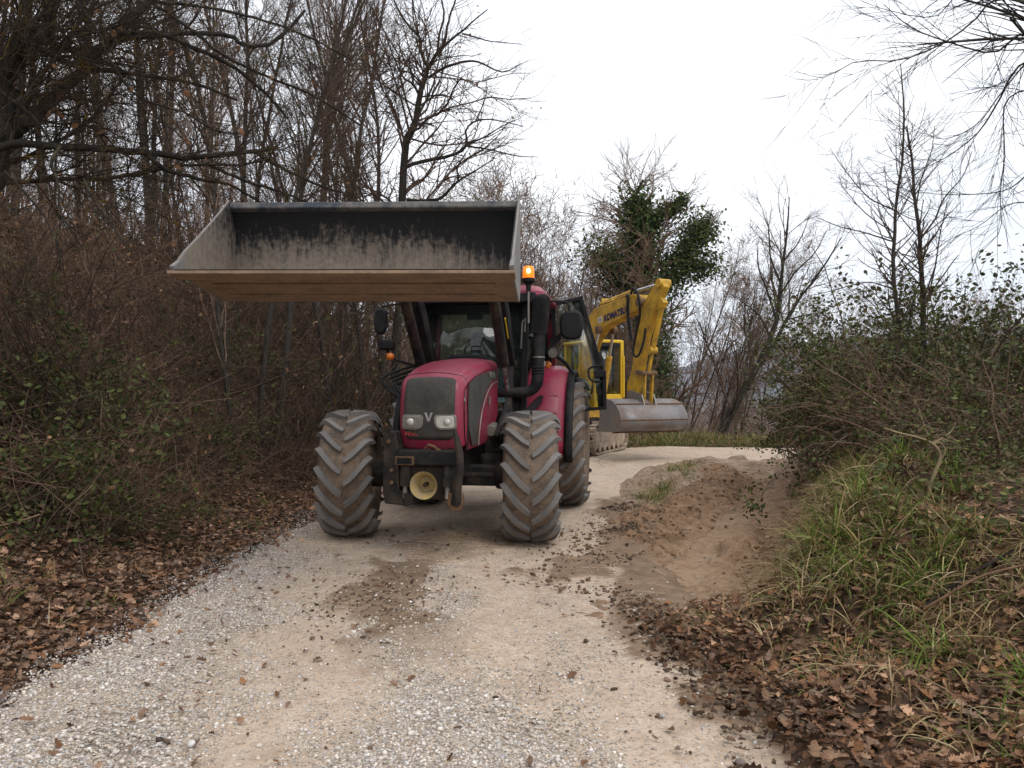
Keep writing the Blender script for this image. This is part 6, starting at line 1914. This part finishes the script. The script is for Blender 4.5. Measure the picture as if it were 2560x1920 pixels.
# dark clods of earth and trampled leaf muck along the dug edge and on the road
parts = []
edge_y = np.array([3.3, 4.0, 4.9, 5.6, 6.1, 7.0, 8.0, 9.5, 11.5]); edge_x = np.array([1.22, 1.08, 0.90, 0.78, 0.80, 0.78, 0.86, 1.2, 1.6])
k = 3600
y = rgG.uniform(3.2, 11, k)
x = np.interp(y, edge_y, edge_x) + rgG.normal(0.12, 0.20, k) + 0.25 * (fbm(y * 1.2, y * 0, 3) - 0.5)
den = sstep(0.42, 0.62, fbm(x * 1.6, y * 1.6, 3))
s = rgG.random(k) < 0.08 + 0.92 * den
parts.append((x[s], y[s], np.clip(np.exp(rgG.normal(np.log(0.009), 0.5, s.sum())), 0.004, 0.034)))
k = 700
x = rgG.normal(-0.98, 0.26, k); y = rgG.normal(6.0, 0.55, k)
parts.append((x, y, np.clip(np.exp(rgG.normal(np.log(0.007), 0.45, k)), 0.003, 0.022)))
k = 130
x = rgG.uniform(-2.2, 1.0, k); y = 3.1 + 6 * rgG.random(k) ** 1.3
parts.append((x, y, np.clip(np.exp(rgG.normal(np.log(0.007), 0.5, k)), 0.003, 0.022)))
x = np.concatenate([p[0] for p in parts]); y = np.concatenate([p[1] for p in parts]); r = np.concatenate([p[2] for p in parts])
z = np.maximum(road_z(x, y), gz(x, y)) + r * 0.25
V_, F_, c_ = lumps(rgG, np.stack([x, y, z], 1), r, np.array([(0.12, 0.083, 0.057), (0.16, 0.11, 0.075), (0.08, 0.058, 0.044), (0.20, 0.14, 0.096)]), 0.6, 0.4)
o = link('earth_crumbs', np_mesh('earth_crumbs', V_, F_, MAT['clod'], False, {'col': c_}))
tag(o, 'dark crumbs of earth and leaf muck scattered on the track', 'earth', None, 'stuff')
# clods on the spoil heap
k = 1700
u_ = rgG.uniform(0.1, 0.97, k); t_ = rgG.normal(-0.75, 0.40, k)
far_r = rgG.random(k) < 0.25
t_ = np.where(far_r, rgG.uniform(0.5, 1.0, k), t_)
fi = u_ * (len(_tl) - 1); i0 = np.minimum(fi.astype(int), len(_tl) - 2)
tdir = unit(_tl[i0 + 1] - _tl[i0])
px_ = _tl[i0] + np.stack([tdir[:, 1], -tdir[:, 0]], 1) * t_[:, None]


def earth_z(x, y):
    """height of the dug earth sheet by nearest grid vertex"""
    tt_, idx_ = lateral(x, y, _tl)
    iu = np.clip(np.round((idx_ / (len(_tl) - 1) - us[0]) / (us[1] - us[0])).astype(int), 0, len(us) - 1)
    it = np.clip(np.round((tt_ - ts[0]) / (ts[1] - ts[0])).astype(int), 0, len(ts) - 1)
    return TZ[iu, it]


r = np.clip(np.exp(rgG.normal(np.log(0.011), 0.5, k)), 0.004, 0.036)
z = np.maximum(np.maximum(earth_z(px_[:, 0], px_[:, 1]), gz(px_[:, 0], px_[:, 1])), 0.0) + r * 0.2
V_, F_, c_ = lumps(rgG, np.stack([px_[:, 0], px_[:, 1], z], 1), r, np.array([(0.15, 0.092, 0.056), (0.20, 0.128, 0.08), (0.11, 0.068, 0.042), (0.27, 0.18, 0.115)]), 0.65, 0.35)
o = link('spoil_clods', np_mesh('spoil_clods', V_, F_, MAT['clod'], False, {'col': c_}))
tag(o, 'crumbled clods of brown clay on the spoil heap', 'earth', None, 'stuff')

# fallen oak leaves
OAKL = np.array([(0, 0), (0.10, 0.10), (0.26, 0.20), (0.16, 0.32), (0.36, 0.46), (0.20, 0.56), (0.34, 0.72), (0.18, 0.80), (0.12, 0.96), (0, 1.0), (-0.12, 0.96), (-0.18, 0.80), (-0.34, 0.72), (-0.20, 0.56), (-0.36, 0.46), (-0.16, 0.32), (-0.26, 0.20), (-0.10, 0.10)])
LIT = np.array([1.36, 1.22, 1.08]) * np.array([(0.17, 0.105, 0.072), (0.24, 0.160, 0.118), (0.12, 0.075, 0.053), (0.085, 0.055, 0.042), (0.30, 0.21, 0.155), (0.20, 0.115, 0.068), (0.16, 0.115, 0.092), (0.13, 0.10, 0.085)])


def litter(name, x, y, size, label, lift=0.035, cols=LIT, mul=None):
    z = np.maximum(gz(x, y), np.where(np.abs(lateral(x, y, _cl)[0]) < ROAD_HW + 0.1, road_z(x, y), -9)) + lift * rgG.random(len(x)) ** 1.5 + 0.006
    V_, F_, c_ = leaves_at(rgG, np.stack([x, y, z], 1), size, cols, np.array([0, 0, 1.5]), OAKL, 0.55, 0.55)
    if mul is not None: c_ = c_ * np.repeat(mul, len(OAKL))[:, None]
    o = link(name, np_mesh(name, V_, F_, MAT['litter'], False, {'col': c_}))
    tag(o, label, 'leaves', None, 'stuff')


n = 95000
y = 2.8 + 12 * rgG.random(n) ** 1.5
e = rgG.uniform(-0.45, 6.5, n)
x = np.interp(y, _cl[:260, 1], _cl[:260, 0]) - ROAD_HW - e
w = fbm(x * 1.5, y * 1.5, 3)
pr_ = np.where(e < 0.25, sstep(-0.40, 0.25, e + 0.7 * (w - 0.5)) ** 2, np.interp(e, [0.25, 1.8, 3.0, 6.5], [1.0, 0.9, 0.6, 0.5])) * np.interp(y, [2.8, 8, 15], [1.0, 0.75, 0.55])
s = (rgG.random(n) < pr_) & (x / y > -0.75)
x, y = x[s][:36000], y[s][:36000]
litter('leaf_litter', x, y, np.clip(np.exp(rgG.normal(np.log(0.058), 0.28, len(x))), 0.025, 0.10), 'thick brown oak leaf litter covering the foot of the wooded bank', 0.05)
n = 24000
y = 2.9 + 5.5 * rgG.random(n) ** 1.1
e = rgG.uniform(-0.35, 3.0, n)
x = np.interp(y, edge_y, edge_x) + e
w = fbm(x * 1.4 + 3, y * 1.4, 3)
pr_ = np.where(e < 0.2, sstep(-0.35, 0.2, e + 0.8 * (w - 0.5)), np.interp(e, [0.2, 1.0, 1.8, 3.0], [0.95, 0.8, 0.4, 0.25])) * (1 - sstep(5.1, 6.1, y) * sstep(2.4, 1.3, e))
s = (rgG.random(n) < pr_) & (x / y < 0.75)
x, y, e = x[s][:10500], y[s][:10500], e[s][:10500]
litter('leaf_carpet', x, y, np.clip(np.exp(rgG.normal(np.log(0.050), 0.30, len(x))), 0.02, 0.09), 'brown fallen leaves among the grass on the verge beside the ditch', 0.04, LIT * np.array([1.10, 1.06, 1.0]), np.interp(e + 0.3 * (fbm(x * 2, y * 2, 2) - 0.5), [0.05, 0.4], [0.45, 1.0]))
k = 260
x = np.where(rgG.random(k) < 0.45, rgG.normal(-2.1, 0.45, k), rgG.uniform(-2.4, 0.8, k)); y = 3.1 + 6 * rgG.random(k) ** 1.2
litter('scattered_leaves', x, y, 0.058 + 0 * x, 'single brown leaves scattered over the gravel', 0.012)


# grass
def blades(rg_, C, L, lean_dir, cols, width=0.0045, up=1.0, droop=1.0):
    k = len(C); m = 5
    d = unit(np.concatenate([rg_.normal(size=(k, 2)) * 0.5 + lean_dir, np.full((k, 1), up) * rg_.uniform(0.5, 1.2, (k, 1))], 1))
    sidev = unit(np.cross(d, np.array([0, 0, 1.0]) + rg_.normal(size=(k, 3)) * 0.2))
    P = np.empty((k, m, 3)); P[:, 0] = C
    for i in range(1, m):
        P[:, i] = P[:, i - 1] + d * (L / (m - 1))[:, None]
        d = d + np.array([0, 0, -0.30 * droop]) * rg_.uniform(0.3, 1.5, (k, 1))
        d = unit(d)
    wv = width * np.array([1.0, 1.0, 0.85, 0.6, 0.12])
    A = P - sidev[:, None, :] * wv[None, :, None]
    B = P + sidev[:, None, :] * wv[None, :, None]
    V_ = np.stack([A, B], 2).reshape(-1, 3)
    b = (np.arange(k)[:, None] * m + np.arange(m - 1)[None, :]) * 2
    F_ = np.stack([b, b + 1, b + 3, b + 2], -1).reshape(-1, 4)
    ci = cols[rg_.integers(0, len(cols), k)] * rg_.uniform(0.7, 1.3, (k, 1))
    return V_, F_, np.repeat(ci, 2 * m, 0)


GREEN = np.array([(0.115, 0.155, 0.032), (0.15, 0.185, 0.045), (0.085, 0.12, 0.028), (0.20, 0.21, 0.07)])
STRAW = np.array([(0.34, 0.25, 0.13), (0.27, 0.185, 0.09), (0.19, 0.12, 0.06), (0.42, 0.33, 0.19)])


def clumps(cx, cy, n_per, spread, Lm, cols_f, lean=(0, 0), width=0.0045, zf=None):
    """cols_f: share of straw per clump"""
    k = len(cx)
    own = np.repeat(np.arange(k), n_per)
    off = rgG.normal(size=(len(own), 2)) * spread
    x = cx[own] + off[:, 0]; y = cy[own] + off[:, 1]
    z = (gz(x, y) if zf is None else zf(x, y)) - 0.01
    L = Lm[own] * rgG.uniform(0.5, 1.3, len(own))
    ld = off / (spread * 1.6) + np.array(lean)
    straw = rgG.random(len(own)) < cols_f[own]
    out = []
    for mk, cl in ((straw, STRAW), (~straw, GREEN)):
        if mk.any():
            out.append(blades(rgG, np.stack([x, y, z], 1)[mk], L[mk], ld[mk], cl, width))
    off_ = 0; Vv, Ff, Cc = [], [], []
    for V_, F_, c_ in out:
        Vv.append(V_); Ff.append(F_ + off_); Cc.append(c_); off_ += len(V_)
    return np.concatenate(Vv), np.concatenate(Ff), np.concatenate(Cc)


k = 820
cy = 3.0 + 6.5 * rgG.random(k) ** 1.1
e = rgG.uniform(0.35, 3.2, k)
cx = np.interp(cy, edge_y, edge_x) + e + 0.45 * sstep(5.5, 7.0, cy)
w = fbm(cx * 1.1 + 8, cy * 1.1, 3)
tt_, ii_ = lateral(cx, cy, _tl)
ok = (rgG.random(k) < np.interp(e, [0.35, 0.8, 1.4, 3.2], [0.15, 0.7, 1.0, 0.9]) * sstep(0.40, 0.58, w + 0.06)) & (cx / cy < 0.74) & ((tt_ > 1.2) | (cy < 5.6))
cx, cy, e = cx[ok], cy[ok], e[ok]
V_, F_, c_ = clumps(cx, cy, 26, 0.085, 0.08 + 0.20 * rgG.random(len(cx)) ** 2, np.clip(rgG.normal(0.70, 0.30, len(cx)), 0, 1), (-0.25, -0.15))
o = link('verge_grass', np_mesh('verge_grass', V_, F_, MAT['grass'], False, {'col': c_}))
tag(o, 'rough green and straw-coloured grass on the verge beside the ditch', 'grass', None, 'stuff')

k = 34
cy = rgG.uniform(3.2, 7.0, k); cx = np.interp(cy, edge_y, edge_x) + rgG.uniform(1.2, 2.6, k) + 0.5 * sstep(5.5, 7.0, cy)
ok = cx / cy < 0.72
V_, F_, c_ = clumps(cx[ok], cy[ok], 46, 0.05, 0.22 + 0.14 * rgG.random(ok.sum()), np.clip(rgG.normal(0.12, 0.12, ok.sum()), 0, 1), (-0.1, -0.1), 0.005)
c_ = c_ * np.array([1.05, 1.2, 0.9])
k = 2600
y_ = 3.0 + 5.0 * rgG.random(k); x_ = np.interp(y_, edge_y, edge_x) + rgG.uniform(0.7, 3.2, k) + 0.7 * sstep(5.5, 7.0, y_)
ok = (x_ / y_ < 0.74) & (fbm(x_ * 1.3 + 60, y_ * 1.3, 3) > 0.46)
V2, F2, c2 = blades(rgG, np.stack([x_, y_, gz(x_, y_) + 0.02], 1)[ok], rgG.uniform(0.2, 0.5, ok.sum()), rgG.normal(size=(ok.sum(), 2)) + np.array([-0.8, -0.4]), STRAW, 0.004, 0.35, 0.7)
o = link('straw_tufts', np_mesh('straw_tufts', np.concatenate([V_, V2]), np.concatenate([F_, F2 + len(V_)]), MAT['grass'], False, {'col': np.concatenate([c_, c2])}))
tag(o, 'bright green tufts and flattened straw on the grassy verge', 'grass', None, 'stuff')

# grass on the ditch rim and the inner bank further back
k = 480
u_ = rgG.uniform(0.05, 1.0, k); t_ = rgG.uniform(1.15, 2.3, k)
fi = u_ * (len(_tl) - 1); i0 = np.minimum(fi.astype(int), len(_tl) - 2)
tdir = unit(_tl[i0 + 1] - _tl[i0])
q = _tl[i0] + np.stack([tdir[:, 1], -tdir[:, 0]], 1) * t_[:, None]
V_, F_, c_ = clumps(q[:, 0], q[:, 1], 22, 0.11, 0.10 + 0.18 * rgG.random(k), np.clip(rgG.normal(0.55, 0.3, k), 0, 1), (-0.3, -0.2), 0.005)
q2y = np.concatenate([rgG.uniform(12.0, 16.5, 20), rgG.uniform(10.6, 12.4, 12)])
q2x = np.interp(q2y, [9.5, 11, 13, 15, 17], [1.35, 1.85, 2.6, 3.3, 4.0]) + rgG.normal(0, 0.10, 32)
V2, F2, c2 = clumps(q2x, q2y, 26, 0.08, 0.16 + 0.16 * rgG.random(32), np.clip(rgG.normal(0.35, 0.25, 32), 0, 1), (0, 0), 0.005, lambda a, b: np.maximum(gz(a, b), earth_z(a, b)))
o = link('rim_grass', np_mesh('rim_grass', np.concatenate([V_, V2]), np.concatenate([F_, F2 + len(V_)]), MAT['grass'], False, {'col': np.concatenate([c_, c2])}))
tag(o, 'tufts of grass along the rim of the dug ditch', 'grass', None, 'stuff')

# far verge of the bend
k = 800
Y = rgG.uniform(22.0, 27.5, k); u = rgG.uniform(1500, 2080, k)
x = (u - CXP) / FPX * Y
d_, _i = lateral(x, Y, _cl)
ok = (np.abs(d_) > ROAD_HW + 0.15) & (d_ < 0)
V_, F_, c_ = clumps(x[ok], Y[ok], 30, 0.20, 0.16 + 0.16 * rgG.random(ok.sum()), np.clip(rgG.normal(0.5, 0.3, ok.sum()), 0, 1), (0, 0), 0.009)
o = link('far_grass', np_mesh('far_grass', V_, F_, MAT['grass'], False, {'col': c_}))
tag(o, 'rough grass strip on the far verge of the bend', 'grass', None, 'stuff')

# thin grass tufts among the leaf litter
k = 46
Y = rgG.uniform(4.5, 11, k); x = np.interp(Y, _cl[:260, 1], _cl[:260, 0]) - ROAD_HW - rgG.uniform(0.3, 2.2, k)
V_, F_, c_ = clumps(x, Y, 22, 0.06, 0.10 + 0.10 * rgG.random(k), np.clip(rgG.normal(0.3, 0.3, k), 0, 1))
o = link('litter_grass', np_mesh('litter_grass', V_, F_, MAT['grass'], False, {'col': c_}))
tag(o, 'thin grass tufts poking through the leaf litter', 'grass', None, 'stuff')

# creeping ivy and bramble leaves over banks
k = 5200
Y = rgG.uniform(5.0, 12.5, k); e = rgG.uniform(1.0, 4.0, k)
x = np.interp(Y, edge_y, edge_x) + e + np.interp(Y, [5, 6.5, 9, 12.5], [0.4, 1.2, 2.2, 2.9])
w = fbm(x * 1.3, Y * 1.3 + 6, 3)
ok = (w > 0.50) & (x / Y < 0.74)
V_, F_, c_ = leaves_at(rgG, np.stack([x, Y, gz(x, Y) + rgG.uniform(0.02, 0.28, k)], 1)[ok], 0.05, BRAM, np.array([-0.3, -0.3, 1.0]), spread=0.6)
o = link('bank_ivy', np_mesh('bank_ivy', V_, F_, MAT['leaf'], False, {'col': c_}))
tag(o, 'creeping green bramble leaves covering the bank above the ditch', 'ivy', None, 'stuff')
k = 4600
Y = rgG.uniform(5.6, 10.5, k)
x = np.interp(Y, _cl[:260, 1], _cl[:260, 0]) - ROAD_HW - rgG.uniform(1.2, 4.2, k)
w = fbm(x * 1.2 + 5, Y * 1.2 + 6, 3)
ok = (w > 0.48) & (x / Y > -0.74) & (rgG.random(k) < sstep(-0.25, -0.52, x / Y))
V_, F_, c_ = leaves_at(rgG, np.stack([x, Y, gz(x, Y) + rgG.uniform(0.02, 0.40, k)], 1)[ok], 0.05, BRAM, np.array([0.3, -0.3, 1.0]), spread=0.6)
o = link('slope_ivy', np_mesh('slope_ivy', V_, F_, MAT['leaf'], False, {'col': c_}))
tag(o, 'creeping green leaves over the foot of the wooded bank', 'ivy', None, 'stuff')

# tangle of thin fallen twigs on the wooded slope
k = 2600
Y = rgG.uniform(6.2, 15, k)
x = np.interp(Y, _cl[:260, 1], _cl[:260, 0]) - ROAD_HW - rgG.uniform(0.9, 6.5, k)
S = np.stack([x, Y, gz(x, Y) + rgG.uniform(0.0, 0.5, k)], 1)
D = np.stack([rgG.normal(size=k), rgG.normal(size=k) * 0.6, rgG.normal(0.3, 0.5, k)], 1)
tw = grow(rgG, S, D, rgG.uniform(0.3, 1.5, k), rgG.uniform(0.0025, 0.007, k), 6, 0.16, -0.03, 0.4)
o = link('fallen_twigs', tube_mesh('fallen_twigs', [(tw[0], tw[1], 3)], MAT['twig_red']))
tag(o, 'tangle of thin dead twigs lying over the wooded slope', 'twigs', None, 'stuff')

# a few larger stones one can pick out
def stone(u, v, r, col, label, rs):
    Y = CAMH * FPX / (v - HYP)
    xx = (u - CXP) / FPX * Y
    rg_ = np.random.default_rng(rs)
    V_, F_, c_ = lumps(rg_, np.zeros((1, 3)), np.array([r]), np.array([col]), 0.6, 0.16)
    zz = max(road_z(np.array([xx]), np.array([Y]))[0], gz(xx, Y)[0]) + r * 0.3
    o = link('stone', np_mesh('stone', V_, F_, MAT['stone'], False, {'col': c_}), None, (xx, Y, zz))
    b = o.modifiers.new('sub', 'SUBSURF'); b.levels = 1; b.render_levels = 2
    tag(o, label, 'stone')


stone(1678, 1612, 0.026, (0.62, 0.60, 0.55), 'smooth white pebble on the dark leaves at the road edge', 1)
stone(1655, 1790, 0.022, (0.34, 0.34, 0.34), 'grey stone lying alone on the sand near the dark leaf edge', 2)
stone(124, 1572, 0.030, (0.60, 0.58, 0.54), 'white stone lying on the brown leaf litter', 3)
stone(480, 1860, 0.026, (0.52, 0.50, 0.47), 'pale block of limestone at the edge of the near gravel strip', 4)
stone(1848, 1910, 0.03, (0.20, 0.16, 0.14), 'dark stone on the sandy road beside the leaf carpet', 5)

# ------------------------------------------------------------------ damp air
hz = MB().box((1100, 1560, 140), (5000, 3340, 420)).build('haze', MAT['soil'], None, smooth=0)
m_ = bpy.data.materials.new('damp_air')
m_.use_nodes = True
nt_ = m_.node_tree
nt_.nodes.clear()
out_ = nt_.nodes.new('ShaderNodeOutputMaterial')
pv = nt_.nodes.new('ShaderNodeVolumePrincipled')
pv.inputs['Color'].default_value = (0.80, 0.88, 1.0, 1)
pv.inputs['Density'].default_value = 0.00022
pv.inputs['Anisotropy'].default_value = 0.2
nt_.links.new(pv.outputs['Volume'], out_.inputs['Volume'])
hz.data.materials.clear()
hz.data.materials.append(m_)
tag(hz, 'thin bluish damp air over the valley', 'haze', None, 'stuff')
scene.cycles.volume_bounces = 0
